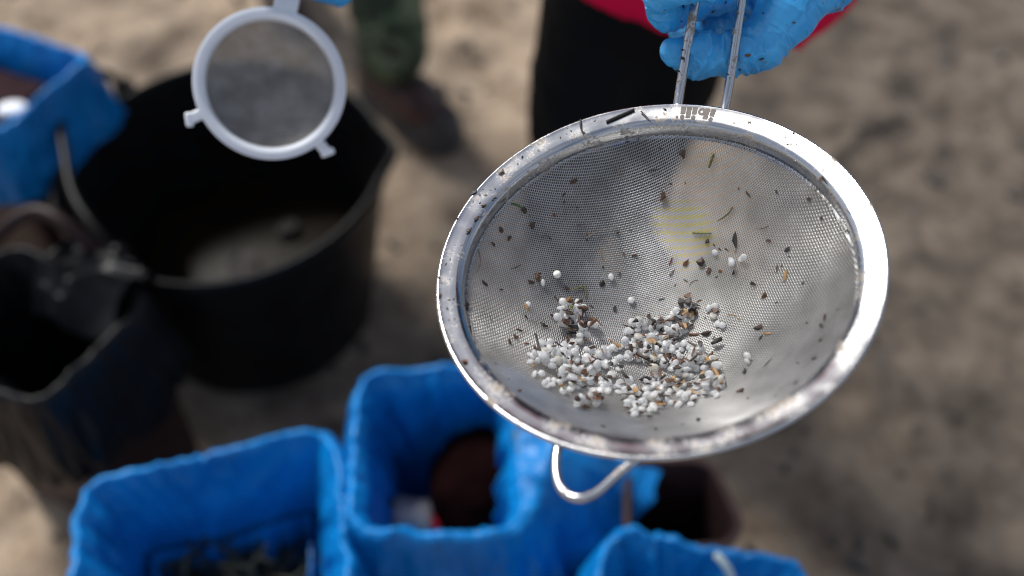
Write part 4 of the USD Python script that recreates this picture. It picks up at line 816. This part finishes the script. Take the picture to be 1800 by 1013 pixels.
v, f = limbs(tr, 0.012, 0.009); v, f = wrinkle(*relax(v, f), tr, 0.006, 26, 12, 3); obj('trousers', (v, f), M['black_cloth'], red)
def shoe(parent, heel, toe, up_m, sole_m, tall=0.06, extra=None):
    d = toe - heel; d[2] = 0; d = d / np.linalg.norm(d); h_ = np.array([heel[0], heel[1], 0]); t_ = np.array([toe[0], toe[1], 0]); m_ = (h_ + t_) / 2
    up_b = [(h_ + [0, 0, .045], m_ + [0, 0, .05], .036, .04), (m_ + [0, 0, .05], t_ - d * .04 + [0, 0, .042], .04, .036), (h_ + d * .02 + [0, 0, .06], h_ + d * .03 + [0, 0, .06 + tall], .037, .042)]
    u = obj('shoe', relax(*limbs(up_b, 0.02, 0.007)), up_m, parent)
    s_ = [(h_ + [0, 0, .018], m_ + [0, 0, .018], .034, .036), (m_ + [0, 0, .018], t_ - d * .035 + [0, 0, .018], .04, .036)]
    def sole_sdf(p): e = smin(cone_sdf(p * [1, 1, 0] , s_[0][0] * [1, 1, 0], s_[0][1] * [1, 1, 0], .040, .041), cone_sdf(p * [1, 1, 0], s_[1][0] * [1, 1, 0], s_[1][1] * [1, 1, 0], .043, .040), .02); return np.maximum(e, np.abs(p[..., 2] - 0.012) - 0.016)
    lo = np.minimum(h_, t_) - .07; hi = np.maximum(h_, t_) + .07; lo[2], hi[2] = -.02, .05
    obj('sole', relax(*surface_net(sole_sdf, lo, hi, 0.006), 2), sole_m, u)
    return u, d, m_
shoe(red, ankR + [0, .04, 0], ankR + [-.01, -.2, 0], M['black_cloth'], M['rubber']); shoe(red, ankL + [0.0, .04, 0], ankL + [.03, -.19, 0], M['black_cloth'], M['rubber'])

grn = thing('person', 'person in green camouflage trousers and brown walking shoes standing on the sand behind the tub', 'person', (-0.33, 1.55, 0))
a1, a2 = np.array([-0.212, 1.452, 0.10]), np.array([-0.50, 1.86, 0.10]); k1, k2 = np.array([-0.225, 1.47, 0.50]), np.array([-0.47, 1.78, 0.50]); p1, p2 = np.array([-0.27, 1.56, 0.90]), np.array([-0.44, 1.68, 0.90])
tb, sh1, sh2 = np.array([-0.355, 1.62, 0.95]), np.array([-0.21, 1.56, 1.42]), np.array([-0.51, 1.68, 1.42]); hd2 = np.array([-0.35, 1.55, 1.66])
el1, el2 = np.array([-0.10, 1.60, 1.14]), np.array([-0.60, 1.72, 1.12]); ha1, ha2 = np.array([-0.10, 1.47, 0.93]), np.array([-0.62, 1.60, 0.88])
fg = np.array([0.35, -0.94, 0]); fg /= np.linalg.norm(fg)
def fingers(w, d): 
    d = d / np.linalg.norm(d); s = np.cross(d, [0.3, 0.9, 0.1]); s /= np.linalg.norm(s); o = [(w, w + d * .075, .026, .03)]
    for q, l in zip((-.03, -.01, .01, .03), (.075, .085, .08, .065)): o.append((w + d * .08 + s * q, w + d * (.08 + l) + s * q * 1.1, .009, .0075))
    o.append((w + d * .03 + s * -.03, w + d * .085 + s * -.06, .012, .009)); return o
gb = [(tb, np.array([-0.36, 1.62, 1.36]), .115, .125), (np.array([-0.36, 1.62, 1.42]), hd2 - [0, -.03, .06], .055, .05), (sh1, sh2, .05, .05), (sh1, el1, .045, .038), (el1, ha1, .036, .027), (sh2, el2, .045, .038), (el2, ha2, .036, .027), (p1, k1, .07, .05), (k1, a1, .05, .036), (p2, k2, .07, .05), (k2, a2, .05, .036)]
obj('body', relax(*limbs(gb + head_bones(hd2, fg) + fingers(ha1, ha1 - el1) + fingers(ha2, ha2 - el2), 0.012, 0.009), 2), M['skin'], grn); add_face(grn, hd2, fg)
gt = [(tb, tb + [0, 0, .06], .135, .14), (p1, k1, .095, .072), (k1, a1 + [0, 0, .03], .068, .062), (p2, k2, .095, .072), (k2, a2 + [0, 0, .03], .068, .062)]
v, f = limbs(gt, 0.012, 0.009); v, f = wrinkle(*relax(v, f), gt, 0.008, 26, 12, 5); obj('trousers', (v, f), M['camo'], grn)
gj = [(tb + [0, 0, -.03], np.array([-0.36, 1.62, 1.36]), .155, .15), (sh1, sh2, .08, .08), (sh1, el1, .066, .058), (el1, el1 + (ha1 - el1) * .85, .056, .046), (sh2, el2, .066, .058), (el2, el2 + (ha2 - el2) * .85, .056, .046), (np.array([-0.36, 1.62, 1.42]), np.array([-0.36, 1.61, 1.49]), .075, .07)]
v, f = limbs(gj, 0.03, 0.011); obj('jacket', wrinkle(*relax(v, f), gj, 0.007, 22, 10, 8), M['camo'], grn)
heel1 = a1 + np.array([-.04, .035, 0]); toe1 = L(800, 262, 0.0) 
u, d_, m_ = shoe(grn, heel1, toe1, M['boot'], M['rubber'])
sd = np.cross(d_, [0, 0, 1.0])
obj('side_panel', relax(*limbs([(m_ + [0, 0, .052] + sd * .012 - d_ * .03, m_ + [0, 0, .056] + sd * .012 + d_ * .04, .036, .033)], 0.01, 0.006)), M['boot_red'], u)
toe_b = [(np.array([toe1[0], toe1[1], 0]) - d_ * .062 + [0, 0, .038], np.array([toe1[0], toe1[1], 0]) - d_ * .036 + [0, 0, .036], .0385, .038)]
obj('toe_cap', relax(*limbs(toe_b, 0.01, 0.006)), M['rubber'], u)
shoe(grn, a2 + np.array([-.02, .04, 0]), a2 + np.array([.07, -.2, 0]), M['boot'], M['rubber'])
